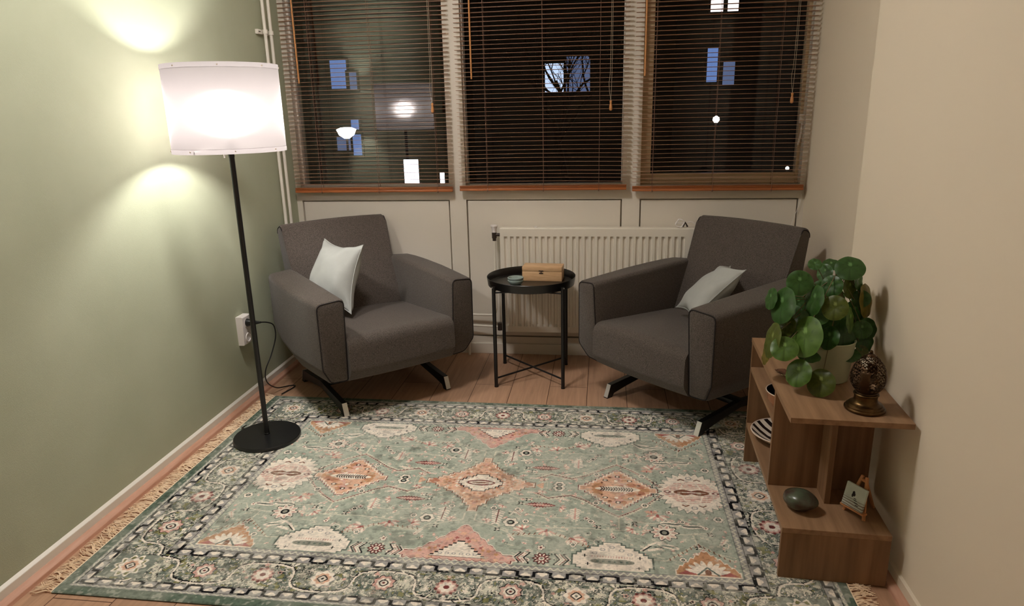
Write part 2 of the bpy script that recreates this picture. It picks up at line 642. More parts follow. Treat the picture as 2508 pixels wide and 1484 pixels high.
# ------------------------------------------------------------------ heating pipes in the left corner
for y, lab in ((-0.235, 'left one of two thin white heating pipes in the corner, crossing behind the lampshade'),
               (-0.172, 'right one of two thin white heating pipes in the corner, nearer the blinds')):
    bm = bmesh.new()
    tube(bm, [(0.034, y, 0.0), (0.034, y - 0.002, 1.2), (0.034, y, ZC)], 0.0085, 14)
    tag(obj('heating_pipe', bm, M['white_paint']), lab, 'pipe', 'heating pipes')
t = thing('pipe_clip', 'small white clip fixing the two heating pipes to the green wall', 'clip', (0, -0.21, 1.752))
obj('bracket', B(0.0, 0.016, -0.064, 0.066, -0.011, 0.011, bev=0.002), M['white_paint'], t)
for y in (-0.025, 0.038):
    bm = bmesh.new()
    lathe(bm, [(0.0125, -0.010), (0.0125, 0.010)], 16, (0.034, y, 0))
    obj('ring', bm, M['white_paint'], t)
for y in (-0.054, -0.044):
    bm = bmesh.new()
    tube(bm, [(0.015, y, 0), (0.018, y, 0)], 0.003, 8)
    obj('screw', bm, M['brown_valve'], t)

# ------------------------------------------------------------------ radiator
rx0, rx1, rz0, rz1 = 1.166, 2.20, 0.158, 0.741
ry = -0.088
t = thing('radiator', 'white ribbed panel radiator under the middle window', 'radiator', (rx0, ry, 0.0))
bm = bmesh.new()
L_ = rx1 - rx0
pitch = 0.0333
xs = []
m_ = 0.022
x = m_
while x + pitch < L_ - m_:
    xs += [(x, 1), (x + 0.006, 0), (x + 0.0145, 0), (x + 0.0205, 1)]
    x += pitch
xs = [(0.0, 1), (0.006, 1)] + xs + [(L_ - 0.006, 1), (L_, 1)]
zs = [(rz0, 1), (rz0 + 0.034, 1), (rz0 + 0.046, 0), (rz1 - 0.056, 0), (rz1 - 0.044, 1), (rz1 - 0.004, 1), (rz1, 1)]
grid = []
for (z, fl) in zs:
    row = []
    for (xx, hi) in xs:
        d = 0.0 if (fl or hi) else 0.011
        if z == rz1 or z == rz0:
            d += 0.004
        row.append(bm.verts.new((xx, d, z)))
    grid.append(row)
for a, b in zip(grid, grid[1:]):
    for i in range(len(a) - 1):
        bm.faces.new((a[i], a[i + 1], b[i + 1], b[i]))
obj('front_panel', bm, M['radiator'], t, angle=0.35)
bm = bmesh.new()
box(bm, 0.0, 0.004, 0.004, 0.066, rz0 + 0.004, rz1 - 0.003)
box(bm, L_ - 0.004, L_, 0.004, 0.066, rz0 + 0.004, rz1 - 0.003)
box(bm, 0.0, L_, 0.058, 0.066, rz0 + 0.004, rz1 - 0.003)
box(bm, 0.0, L_, 0.001, 0.066, rz1 - 0.006, rz1 - 0.0005, bev=0.002)
obj('casing', bm, M['radiator'], t)
for xx in (0.1, L_ - 0.1):
    bm = bmesh.new()
    box(bm, xx - 0.015, xx + 0.015, 0.066, 0.084, rz1 - 0.12, rz1 - 0.02)
    obj('wall_bracket', bm, M['radiator'], t)
bm = bmesh.new()
tube(bm, [(0.192, 0.03, rz1 - 0.004), (0.192, 0.03, rz1 + 0.006)], 0.008, 10)
obj('air_plug', bm, M['plastic_white'], t)
bm = bmesh.new()
vx = -0.032
tube(bm, [(vx, 0.012, 0.686), (vx, 0.012, 0.716)], 0.013, 14)
tube(bm, [(vx, 0.012, 0.705), (-0.002, 0.012, 0.705)], 0.009, 12)
tube(bm, [(vx, 0.012, 0.672), (vx, 0.012, 0.69)], 0.010, 12)
val = obj('valve', bm, M['brown_valve'], t)
bm = bmesh.new()
lathe(bm, [(0.010, 0.716), (0.014, 0.718), (0.013, 0.735), (0.020, 0.752), (0.018, 0.757), (0.004, 0.757)], 10, (vx, 0.012, 0))
obj('valve_cap', bm, M['plastic_white'], val)
bm = bmesh.new()
tube(bm, smooth_path([(-0.20, 0.05, 0.242), (-0.07, 0.045, 0.242), (-0.042, 0.03, 0.256), (vx, 0.014, 0.295)]) + [Vector((vx, 0.012, 0.5)), Vector((vx, 0.012, 0.69))], 0.0065, 12)
obj('supply_pipe', bm, M['radiator'], t)
bm = bmesh.new()
tube(bm, [(-0.20, 0.05, 0.178), (-0.03, 0.03, 0.178), (0.0, 0.03, 0.178)], 0.0065, 12)
obj('return_pipe', bm, M['radiator'], t)
bm = bmesh.new()
tube(bm, [(-0.014, 0.018, 0.163), (-0.014, 0.018, 0.205)], 0.015, 12)
obj('lockshield_valve', bm, M['brown_valve'], t)
bm = bmesh.new()
tube(bm, [(-0.2, 0.05, 0.0), (-0.2, 0.05, 0.25)], 0.007, 10)
obj('riser_pipe', bm, M['radiator'], t)

# cable coiled on top of the radiator
bm = bmesh.new()
pts = []
for i in range(46):
    a = i / 45 * 2 * PI * 3.5
    pts.append((2.113 + 0.020 * math.cos(a) + 0.004 * math.sin(3 * a), -0.070 + 0.006 * math.sin(a * 1.3), rz1 + 0.024 + 0.020 * math.sin(a)))
pts += [(2.15, -0.062, rz1 + 0.026), (2.175, -0.06, rz1 + 0.030), (2.20, -0.06, rz1 + 0.014), (2.23, -0.06, rz1 + 0.004)]
tube(bm, smooth_path(pts, 3), 0.0028, 6)
t = tag(obj('charging_cable', bm, M['plastic_white']), 'white cable coiled on top of the radiator beside the right armchair', 'cable')
bm = bmesh.new()
tube(bm, [(2.128, -0.075, rz1 + 0.006), (2.14, -0.072, rz1 + 0.028), (2.152, -0.07, rz1 + 0.006)], 0.005, 8)
obj('cable_tie', bm, M['brown_valve'], t)

bm = bmesh.new()
tube(bm, smooth_path([(2.722, -0.006, 0.905), (2.716, -0.012, 0.86), (2.680, -0.012, 0.735), (2.665, -0.012, 0.60)]), 0.0012, 5)
tag(obj('hanging_string', bm, M['plastic_white']), 'thin white string hanging below the right blind at the wall corner', 'string')

# ------------------------------------------------------------------ unseen fill lamp, added overhead to brighten the right side of the room
t = thing('added_fill_lamp', 'round unseen fill lamp added on the ceiling above the rug', 'lamp', (0.85, -1.75, ZC))
bm = bmesh.new()
lathe(bm, [(0.01, -0.0), (0.19, -0.0), (0.19, -0.02), (0.18, -0.025), (0.01, -0.025)], 40)
obj('mount', bm, M['white_paint'], t)
M['fill_dome'] = emit('fill_dome_glow', BULB_COLOR + (1,), FILL_POWER)
bm = bmesh.new()
lathe(bm, [(0.17, -0.026), (0.165, -0.05), (0.14, -0.08), (0.09, -0.10), (0.01, -0.108)], 32)
obj('fill_dome', bm, M['fill_dome'], t)

# ------------------------------------------------------------------ wall outlet
t = thing('wall_outlet', 'white double wall outlet on the green wall behind the lamp pole', 'outlet', (0.0, -0.762, 0.365))
bm = bmesh.new()
prof = rpoly([(-0.070, 0.0), (-0.070, 0.030), (0.070, 0.036), (0.070, 0.0)], [0, 0.006, 0.006, 0])
loft(bm, [[(p[1] * (0.96 if abs(y) > 0.034 else 1), y, p[0]) for p in prof] for y in (-0.036, -0.032, 0.032, 0.036)])
obj('housing', bm, M['plastic_white'], t)
for z in (0.036, -0.038):
    bm = bmesh.new()
    lathe(bm, [(0.0225, 0.0), (0.0225, 0.004), (0.019, 0.004), (0.018, 0.0005)], 24)
    bmesh.ops.rotate(bm, verts=bm.verts, cent=(0, 0, 0), matrix=Matrix.Rotation(PI / 2, 3, 'Y'))
    bmesh.ops.translate(bm, verts=bm.verts, vec=(0.032, 0, z))
    obj('socket', bm, M['plastic_white'], t)

# ------------------------------------------------------------------ floor lamp
LX, LY = 0.288, -1.160
t = thing('floor_lamp', 'tall black floor lamp with lit white drum shade on the rug corner', 'lamp', (LX, LY, 0.0065))
Z0 = 0.0065
bm = bmesh.new()
lathe(bm, [(0.02, 0.0), (0.136, 0.0), (0.1395, 0.002), (0.1395, 0.013), (0.137, 0.0165), (0.02, 0.019), (0.012, 0.0195)], 72)
obj('base', bm, M['lamp_black'], t)
bm = bmesh.new()
lathe(bm, [(0.012, 0.018), (0.012, 0.024), (0.0105, 0.026), (0.0105, 1.19), (0.0118, 1.192), (0.0118, 1.24), (0.009, 1.245), (0.009, 1.28)], 24)
obj('pole', bm, M['lamp_black'], t)
bm = bmesh.new()
lathe(bm, [(0.018, 1.26), (0.021, 1.265), (0.021, 1.302), (0.014, 1.306)], 20)
holder = obj('bulb_holder', bm, M['plastic_white'], t)
bm = bmesh.new()
tube(bm, [(-0.014, -0.010, 1.205), (-0.022, -0.014, 1.205)], 0.006, 8)
tube(bm, [(-0.021, -0.014, 1.207), (-0.021, -0.014, 1.190)], 0.003, 8)
obj('switch', bm, M['plastic_white'], t)
SR, SZ0, SZ1 = 0.206, 1.213, 1.527
bm = bmesh.new()
seg = 96
rings = []
for z in [SZ0 + 0.016 + (SZ1 - SZ0 - 0.032) * i / 10 for i in range(11)]:
    rings.append([(SR * math.cos(2 * PI * i / seg), SR * math.sin(2 * PI * i / seg), z) for i in range(seg)])
loft(bm, rings, False, False)
shade = obj('lamp_shade', bm, M['shade'], t)
M['shade_tape'] = shade_mat(1.05, 0.3)
M['shade_tape'].name = 'lamp_shade_tape'
for z0, z1 in ((SZ0 - 0.001, SZ0 + 0.017), (SZ1 - 0.017, SZ1 + 0.001)):
    bm = bmesh.new()
    lathe(bm, [(SR + 0.0008, z0), (SR + 0.0010, (z0 + z1) / 2), (SR + 0.0008, z1)], seg, cap0=False, cap1=False)
    obj('rim_band', bm, M['shade_tape'], shade)
for z in (SZ0 + 0.009, SZ1 - 0.009):
    for k in range(8):
        a = -PI / 2 - 0.62 + 0.3 + k * 2 * PI / 8 + (0.12 if z < 1.3 else 0)
        bm = bmesh.new()
        c = Vector((math.cos(a), math.sin(a), 0))
        tube(bm, [c * (SR + 0.001) + Vector((0, 0, z)), c * (SR + 0.0035) + Vector((0, 0, z))], 0.0024, 8)
        obj('rivet', bm, M['pullcord'], shade)
bm = bmesh.new()                                   # wire spider that carries the shade
for k in range(3):
    a = k * 2 * PI / 3 + 0.4
    tube(bm, [(0.02 * math.cos(a), 0.018 * math.sin(a), 1.240), (SR * math.cos(a), SR * math.sin(a), 1.222)], 0.0016, 6)
obj('shade_carrier', bm, M['chrome'], t)
M['bulb'] = emit('lit_bulb', BULB_COLOR + (1,), BULB_POWER)
bm = bmesh.new()
lathe(bm, [(0.018, -0.048)] + [(0.050 * math.cos(q), 0.050 * math.sin(q)) for q in [-1.2 + 2.75 * i / 16 for i in range(17)]], 32, (0, 0, 1.352))
obj('bulb', bm, M['bulb'], t)
# power cord: plug, loop down to the floor, under the rug, out again at the base
bm = bmesh.new()
cz = -Z0
cord = [(0.105, -0.765, 0.404), (0.115, -0.72, 0.390), (0.120, -0.675, 0.365), (0.118, -0.655, 0.325), (0.115, -0.662, 0.280), (0.105, -0.700, 0.215),
        (0.09, -0.745, 0.150), (0.085, -0.735, 0.085), (0.092, -0.66, 0.025), (0.115, -0.585, 0.0045), (0.145, -0.575, 0.0045), (0.152, -0.60, 0.0045),
        (0.130, -0.69, 0.0045)]
cord = [(x - LX, y - LY, z + cz) for x, y, z in cord]
tube(bm, smooth_path(cord, 6), 0.0030, 8)
pc = obj('power_cord', bm, M['lamp_black'], t)
bm = bmesh.new()
tube(bm, smooth_path([(-0.125, 0.048, 0.012), (-0.150, 0.062, 0.010), (-0.158, 0.085, 0.002), (-0.156, 0.11, -0.001)], 6), 0.0032, 8)
obj('cord_end', bm, M['lamp_black'], t)
bm = bmesh.new()
tube(bm, [(0.036 - LX, -0.762 - LY, 0.401 + cz), (0.040 - LX, -0.762 - LY, 0.401 + cz), (0.052 - LX, -0.762 - LY, 0.401 + cz), (0.066 - LX, -0.762 - LY, 0.401 + cz),
          (0.088 - LX, -0.763 - LY, 0.402 + cz), (0.108 - LX, -0.765 - LY, 0.404 + cz)], 0.019, 14,
     taper=lambda s: [1.0, 1.0, 0.8, 0.62, 0.42, 0.22][int(round(s * 5))])
obj('plug', bm, M['lamp_black'], pc)

# ------------------------------------------------------------------ armchairs
CW, CA, CD, CZA = 0.388, 0.122, 0.367, 0.588


def arm_rings(s):
    """rings of one arm, s = -1 left (as seen facing the chair), +1 right"""
    rings = []
    for (y, ins) in ((-CD, 0.014), (-CD + 0.004, 0.005), (-CD + 0.014, 0.0), (-0.22, 0), (-0.05, 0), (0.12, 0), (0.22, 0), (0.29, 0.002), (0.318, 0.012), (0.330, 0.034)):
        u = (y + CD) / 0.70
        ow = CW + 0.024 * math.sin(PI * min(1, max(0, u)) ** 1.2)
        zt = CZA + 0.020 * u
        zbot = 0.198 + 0.075 * max(0, (u - 0.45) / 0.55) ** 1.4
        zk = 0.272 + 0.075 * max(0, (u - 0.45) / 0.55) ** 1.4
        prof = [(-CW + CA, zt), (-CW + CA, zbot), (-ow + 0.040, zbot), (-ow, zk), (-ow - 0.002, zt - 0.012)]
        rp = rpoly(prof, [0.022, 0.01, 0.03, 0.05, 0.028], 6)
        rp = inset2(rp, ins)
        ring = []
        for p in rp:
            yy = y
            fr = max(0.0, 1 - u * 2.2)
            yy -= fr * 0.018 * (p.x + CW) / CA                       # front bows towards the middle
            if p.y < zk:
                yy += fr * 0.035 * ((zk - p.y) / (zk - zbot)) ** 1.3  # front tucks under at the bottom
            ring.append((p.x * -s, yy, p.y))
        if s < 0:
            ring = [(-x, y_, z) for x, y_, z in [(q[0], q[1], q[2]) for q in ring]]
            ring = [(p.x, q[1], p.y) for p, q in zip(rp, ring)]
        else:
            ring = [(-p.x, q[1], p.y) for p, q in zip(rp, ring)]
        rings.append(ring)
    return rings


def armchair(label, loc, rot):
    t = thing('armchair', label, 'armchair', loc, rot, 'grey armchairs by the window')
    for s in (-1, 1):
        rg = arm_rings(s)
        bm = bmesh.new()
        loft(bm, rg)
        a = obj('armrest', bm, M['fabric'], t, angle=1.0)
        bm = bmesh.new()
        tube(bm, [Vector(p) + Vector((0, -0.001, 0)) for p in rg[1]], 0.0028, 6, closed=True)
        obj('piping', bm, M['piping'], a)
    # seat block with rounded crowned front
    bm = bmesh.new()
    prof = rpoly([(-0.352, 0.196), (-0.388, 0.25), (-0.386, 0.402), (0.17, 0.366), (0.17, 0.196)], [0.03, 0.05, 0.055, 0.01, 0.01], 8)
    rings = []
    n = 16
    for i in range(n + 1):
        s = -1 + 2 * i / n
        x = s * 0.2665
        cr = 1 - s * s
        rings.append([(x, p.x - 0.012 * cr * (1 if p.x < 0 else 0), p.y + (0.012 * cr if p.y > 0.33 else 0)) for p in prof])
    loft(bm, rings)
    obj('seat', bm, M['fabric'], t, angle=0.9)
    # back block
    bm = bmesh.new()
    prof = rpoly([(0.150, 0.30), (0.376, 0.822), (0.438, 0.796), (0.385, 0.27), (0.17, 0.24)], [0.01, 0.03, 0.03, 0.03, 0.03], 6)
    rings = []
    for (s, ins, k) in ((-1, 0.02, 0), (-0.99, 0.008, 0), (-0.965, 0.0, 0), (-0.6, 0, 1), (-0.2, 0, 1), (0.2, 0, 1), (0.6, 0, 1), (0.965, 0, 0), (0.99, 0.008, 0), (1, 0.02, 0)):
        pp = inset2(prof, ins)
        rings.append([(s * (0.266 + 0.020 * min(1, max(0, (p.y - 0.45) / 0.3))), p.x - 0.008 * (1 - s * s) * (1 if p.x < 0.36 else 0), p.y + 0.008 * (1 - s * s) * (1 if p.y > 0.7 else 0)) for p in pp])
    loft(bm, rings)
    bk = obj('backrest', bm, M['fabric'], t, angle=0.9)
    for k in (1, len(rings) - 2):
        bm = bmesh.new()
        rr = [Vector(p) for p in rings[k] if p[2] > 0.42]
        tube(bm, rr, 0.0028, 6, closed=False)
        obj('piping', bm, M['piping'], bk)
    # swivel base: column, hub plate and four flat steel legs with bright toe plates
    bm = bmesh.new()
    lathe(bm, [(0.045, 0.165), (0.05, 0.17), (0.05, 0.198)], 24)
    lathe(bm, [(0.03, 0.086), (0.03, 0.17)], 20)
    obj('swivel_column', bm, M['black_metal'], t)
    obj('crossbar', B(-0.281, 0.281, -0.028, 0.028, 0.066, 0.088, bev=0.002), M['black_metal'], t)
    for k in range(4):
        sx_, sd_ = ((-1, -1), (1, -1), (1, 1), (-1, 1))[k]
        d = Vector((0, sd_, 0)); q = Vector((1, 0, 0)); o_ = Vector((0.269 * sx_, 0, 0))
        bm = bmesh.new()
        pr = [(0.0, 0.090), (0.0, 0.058), (0.165, 0.034), (0.250, 0.018), (0.262, 0.002), (0.294, 0.002), (0.270, 0.065), (0.15, 0.075)]
        rr = rpoly(pr, [0, 0, 0.05, 0.01, 0, 0, 0.004, 0.05], 3)
        loft(bm, [[tuple(o_ + d * p.x + q * w + Vector((0, 0, p.y))) for p in rr] for w in (-0.012, 0.012)])
        lg = obj('leg', bm, M['black_metal'], t, smooth=True, angle=0.4)
        bm = bmesh.new()
        e = [(0.2945, 0.004), (0.2720, 0.064), (0.2735, 0.0645), (0.2960, 0.0045)]
        loft(bm, [[tuple(o_ + d * p[0] + q * w + Vector((0, 0, p[1]))) for p in e] for w in (-0.0118, 0.0118)])
        obj('toe_plate', bm, M['chrome'], lg, smooth=False)
        bm = bmesh.new()
        loft(bm, [[tuple(o_ + d * p[0] + q * w + Vector((0, 0, p[1]))) for p in [(0.262, 0.0), (0.296, 0.0), (0.296, 0.004), (0.262, 0.004)]] for w in (-0.0125, 0.0125)])
        obj('foot_pad', bm, M['piping'], lg, smooth=False)
    return t


armchair('left grey armchair by the green wall, its white cushion upright', (0.558, -0.522, 0.0), 0.74)
armchair('right grey armchair beside the wooden shelf, its white cushion lying back', (2.139, -0.586, 0.0), -0.795)


def cushion(label, quad, thick, loc, rot, seed):
    """quad: four corner points in the chair's frame"""
    A, Bc, Cc, D = [Vector(q) for q in quad]
    nrm = (Bc - A).cross(D - A).normalized()
    n = 26
    r_ = random.Random(seed)
    ph = [r_.uniform(0, 6) for _ in range(8)]
    bm = bmesh.new()
    T = Matrix.Translation(loc) @ Matrix.Rotation(rot, 4, 'Z')

    def side(sg):
        g = []
        for i in range(n + 1):
            row = []
            for j in range(n + 1):
                u, v = -1 + 2 * i / n, -1 + 2 * j / n
                # pinched edges: sides pull in between the corners
                uu = u * (1 - 0.19 * (1 - v * v) * abs(u) ** 1.5)
                vv = v * (1 - 0.19 * (1 - u * u) * abs(v) ** 1.5)
                s, w = (uu + 1) / 2, (vv + 1) / 2
                p = A * (1 - s) * (1 - w) + Bc * s * (1 - w) + Cc * s * w + D * (1 - s) * w
                f = max(0.0, (1 - u ** 2)) ** 0.55 * max(0.0, (1 - v ** 2)) ** 0.55
                wr = 0.0
                for k in range(4):
                    wr += 0.010 * math.sin((3 + 2 * k) * (u * math.cos(ph[k]) + v * math.sin(ph[k])) + ph[k + 4]) * (1 - max(abs(u), abs(v)) ** 4) * (abs(u) ** 1.2 + abs(v) ** 1.2) * 0.6
                h = thick * 0.5 * f + (wr if f > 0 else 0) * sg
                row.append(p + nrm * (h * sg))
            g.append(row)
        return g
    for sg in (1, -1):
        g = [[bm.verts.new(T @ p) for p in row] for row in side(sg)]
        for i in range(n):
            for j in range(n):
                q = (g[i][j], g[i + 1][j], g[i + 1][j + 1], g[i][j + 1])
                bm.faces.new(q if sg > 0 else tuple(reversed(q)))
    bmesh.ops.remove_doubles(bm, verts=bm.verts, dist=0.0005)
    o = obj('cushion', bm, M['cotton'], None, angle=1.4)
    tag(o, label, 'cushion', 'white cushions on the armchairs')
    bm = bmesh.new()                                           # welt seam round the edge
    pts = []
    g = side(1)
    for i in range(n):
        pts.append(g[i][0])
    for j in range(n):
        pts.append(g[n][j])
    for i in range(n, 0, -1):
        pts.append(g[i][n])
    for j in range(n, 0, -1):
        pts.append(g[0][j])
    tube(bm, [T @ p for p in pts], 0.0022, 6, closed=True)
    obj('seam', bm, M['cotton'], o)
    return o


cushion('white cushion standing on edge in the left armchair', [(-0.095, 0.272, 0.738), (-0.006, -0.010, 0.735), (-0.122, -0.075, 0.420), (-0.262, 0.170, 0.450)],
        0.170, (0.558, -0.522, 0), 0.74, 3)
cushion('white cushion lying back against the right armrest of the right armchair', [(0.020, 0.225, 0.622), (0.250, 0.01, 0.676), (0.130, -0.19, 0.455), (-0.125, 0.02, 0.428)],
        0.125, (2.139, -0.586, 0), -0.795, 8)

# ------------------------------------------------------------------ side table and what stands on it
TX, TY = 1.358, -0.332
t = thing('side_table', 'round black tray side table between the armchairs', 'table', (TX, TY, 0))
bm = bmesh.new()
lathe(bm, [(0.001, 0.499), (0.214, 0.499), (0.2195, 0.502), (0.2245, 0.541), (0.2235, 0.5425), (0.2222, 0.541), (0.2175, 0.506), (0.213, 0.5035), (0.001, 0.5035)], 80)
obj('tray', bm, M['tray_black'], t)
for k in range(4):
    a = PI / 4 + k * PI / 2 + 0.009
    x_, y_ = 0.2385 * math.cos(a), 0.2385 * math.sin(a)
    bm = bmesh.new()
    tube(bm, [(x_, y_, 0.0), (x_, y_, 0.523)], 0.0092, 14)
    lg = obj('leg', bm, M['black_metal'], t)
    bm = bmesh.new()
    lathe(bm, [(0.0098, 0.0), (0.0098, 0.006)], 12, (x_, y_, 0))
    obj('foot_cap', bm, M['inner_dark'], lg)
    bm = bmesh.new()
    tube(bm, [(x_ * 0.965, y_ * 0.965, 0.519), (x_ * 1.042, y_ * 1.042, 0.519)], 0.0035, 8)
    obj('screw', bm, M['chrome'], lg)
for k in range(2):
    a = PI / 4 + k * PI / 2 + 0.009
    x_, y_ = 0.2385 * math.cos(a), 0.2385 * math.sin(a)
    z_ = 0.046 + 0.003 * k
    bm = bmesh.new()
    tube(bm, [(-x_, -y_, z_), (x_, y_, z_)], 0.0048, 10)
    obj('cross_brace', bm, M['black_metal'], t)
bm = bmesh.new()
tube(bm, smooth_path([(0.2385 * math.cos(PI / 4 + k * PI / 2 * 1.0 + 0.0), 0.2385 * math.sin(PI / 4 + k * PI / 2), 0.488) for k in range(2)], 2), 0.004, 8)
for k in range(1, 4):
    a0 = PI / 4 + k * PI / 2
    a1 = a0 + PI / 2
    tube(bm, [(0.236 * math.cos(a0), 0.236 * math.sin(a0), 0.492), (0.19 * math.cos(a0 + 0.25), 0.19 * math.sin(a0 + 0.25), 0.495),
              (0.19 * math.cos(a1 - 0.25), 0.19 * math.sin(a1 - 0.25), 0.495), (0.236 * math.cos(a1), 0.236 * math.sin(a1), 0.492)], 0.004, 8)
obj('tray_support', bm, M['black_metal'], t)

t = thing('wooden_box', 'small pale wooden box with a hinged lid on the black tray table', 'box', (1.413, -0.252, 0.5035), -0.07)
bw, bd, bh = 0.205, 0.094, 0.050
obj('body', B(-bw / 2, bw / 2, -bd / 2, bd / 2, 0.0, bh, bev=0.002), M['bamboo'], t)
obj('lid', B(-bw / 2, bw / 2, -bd / 2, bd / 2, bh + 0.0012, bh + 0.0245, bev=0.002), M['bamboo'], t)
bm = bmesh.new()
box(bm, -0.016, 0.008, -bd / 2 - 0.002, -bd / 2, bh + 0.002, bh + 0.006)
box(bm, -0.014, 0.006, -bd / 2 - 0.003, -bd / 2, bh - 0.010, bh - 0.005)
tube(bm, [(-0.004, -bd / 2 - 0.003, bh + 0.005), (-0.004, -bd / 2 - 0.0035, bh - 0.008)], 0.0018, 6)
obj('clasp', bm, M['brown_valve'], t)

bm = bmesh.new()
lathe(bm, [(0.004, 0.0), (0.024, 0.0), (0.034, 0.008), (0.0395, 0.018), (0.0400, 0.022), (0.0375, 0.024), (0.0395, 0.027), (0.0405, 0.036), (0.0385, 0.0375), (0.0360, 0.036),
           (0.032, 0.024), (0.020, 0.016), (0.003, 0.014)], 40, (1.283, -0.368, 0.5035))
tag(obj('bowl', bm, M['celadon']), 'small pale blue ceramic bowl in front of the wooden box', 'bowl')

# ------------------------------------------------------------------ rug
RX0, RX1, RY0, RY1 = 0.108, 2.432, -2.173, -0.712
RCX, RCY = 1.274, -1.443


def paint_rug():
    DX = 0.002
    HA, HB = (RX1 - RX0) / 2 + 0.012, (RY1 - RY0) / 2 + 0.004
    na, nb = int(HA / DX) + 2, int(HB / DX) + 2
    ax = np.arange(na) * DX
    by = np.arange(nb) * DX
    A, Bq = np.meshgrid(ax, by)
    Q = np.zeros((nb, na, 3), np.float32)
    c = {k: np.array(lin(v), np.float32) for k, v in dict(
        field=(176, 184, 170), dark=(104, 116, 108), cream=(250, 238, 224), peach=(230, 186, 160), rust=(196, 136, 112), orange=(204, 154, 118),
        black=(22, 22, 26), maroon=(126, 66, 64), pale=(222, 218, 200), lav=(168, 164, 162), pink=(222, 176, 164), red=(180, 106, 102),
        brown=(136, 92, 72), olive=(138, 136, 92), grey=(150, 150, 138), bord=(134, 140, 130), edge=(96, 112, 98)).items()}
    Q[:] = c['field']
    S = dict(a=0.868, b=0.470, ea=HA, eb=HB)
    r_ = np.random.default_rng(5)

    def vn(shape, cell, seed):
        g = np.random.default_rng(seed).random((shape[0] // cell + 3, shape[1] // cell + 3)).astype(np.float32)
        yy = np.arange(shape[0]) / cell
        xx = np.arange(shape[1]) / cell
        y0 = yy.astype(int); x0 = xx.astype(int)
        fy = (yy - y0)[:, None]; fx = (xx - x0)[None, :]
        fy = fy * fy * (3 - 2 * fy); fx = fx * fx * (3 - 2 * fx)
        a = g[y0][:, x0]; b = g[y0][:, x0 + 1]; cc = g[y0 + 1][:, x0]; d = g[y0 + 1][:, x0 + 1]
        return a * (1 - fy) * (1 - fx) + b * (1 - fy) * fx + cc * fy * (1 - fx) + d * fy * fx

    def W(x0, x1, y0, y1):
        i0, i1 = max(0, int(x0 / DX) - 1), min(na, int(x1 / DX) + 3)
        j0, j1 = max(0, int(y0 / DX) - 1), min(nb, int(y1 / DX) + 3)
        if i1 <= i0 or j1 <= j0:
            return None
        return (slice(j0, j1), slice(i0, i1))

    def put(sl, mask, col):
        if sl is None:
            return
        v = Q[sl]
        v[mask] = c[col] if isinstance(col, str) else col

    def stepd(cx, cy, rx, ry, st, col, out=None, ow=0.006, power=1.0):
        for k, (e, cc) in enumerate(((ow, out), (0.0, col))):
            if cc is None:
                continue
            X, Y = rx + e, ry + e
            sl = W(cx - X - .01, cx + X + .01, cy - Y - .01, cy + Y + .01)
            if sl is None:
                continue
            x = np.abs(A[sl] - cx); y = np.abs(Bq[sl] - cy)
            qx = (np.floor(x / st) + 0.5) * st
            qy = (np.floor(y / st) + 0.5) * st
            m = ((np.maximum(qx - e, 0) / rx) ** power + (np.maximum(qy - e, 0) / ry) ** power < 1)
            if e:
                # dilate the stepped outline by e
                m = ((np.maximum((np.floor(np.maximum(x - e, 0) / st) + 0.5) * st, 0) / rx) ** power +
                     (np.maximum((np.floor(np.maximum(y - e, 0) / st) + 0.5) * st, 0) / ry) ** power < 1)
            put(sl, m, cc)

    def ell(cx, cy, rx, ry, col, rot=0.0, p=2.0):
        R = max(rx, ry) * 1.1
        sl = W(cx - R, cx + R, cy - R, cy + R)
        if sl is None:
            return
        x = A[sl] - cx; y = Bq[sl] - cy
        co, si = math.cos(rot), math.sin(rot)
        u = x * co + y * si; v = -x * si + y * co
        put(sl, (np.abs(u) / rx) ** p + (np.abs(v) / ry) ** p < 1, col)

    def flower(cx, cy, R, n, amp, col, rot=0.0):
        sl = W(cx - R * 1.3, cx + R * 1.3, cy - R * 1.3, cy + R * 1.3)
        if sl is None:
            return
        x = A[sl] - cx; y = Bq[sl] - cy
        th = np.arctan2(y, x) + rot
        put(sl, np.hypot(x, y) < R * (1 - amp + amp * np.cos(n * th)), col)

    def star(cx, cy, rx, ry, n, amp, col):
        R = max(rx, ry) * 1.3
        sl = W(cx - R, cx + R, cy - R, cy + R)
        if sl is None:
            return
        x = (A[sl] - cx) / rx; y = (Bq[sl] - cy) / ry
        th = np.arctan2(y, x)
        saw = np.abs(((n * th / (2 * PI)) % 1.0) - 0.5) * 2
        put(sl, np.hypot(x, y) < 1 - amp * saw, col)

    def line(pts, w, col):
        for (x0, y0), (x1, y1) in zip(pts, pts[1:]):
            sl = W(min(x0, x1) - w, max(x0, x1) + w, min(y0, y1) - w, max(y0, y1) + w)
            if sl is None:
                continue
            x = A[sl] - x0; y = Bq[sl] - y0
            dx, dy = x1 - x0, y1 - y0
            l2 = dx * dx + dy * dy + 1e-9
            t = np.clip((x * dx + y * dy) / l2, 0, 1)
            put(sl, np.hypot(x - t * dx, y - t * dy) < w / 2, col)

    def curve(fn, n, w, col):
        line([fn(i / n) for i in range(n + 1)], w, col)

    def daisy(cx, cy, R, pet='cream', tip='pink', core='black'):
        flower(cx, cy, R * 1.10, 10, 0.13, 'black')
        flower(cx, cy, R, 10, 0.13, pet)
        for k in range(10):
            a = k * PI / 5
            ell(cx + R * 0.68 * math.cos(a), cy + R * 0.68 * math.sin(a), R * 0.17, R * 0.09, tip, a)
        ell(cx, cy, R * 0.34, R * 0.34, core)
        ell(cx, cy, R * 0.2, R * 0.2, 'grey')

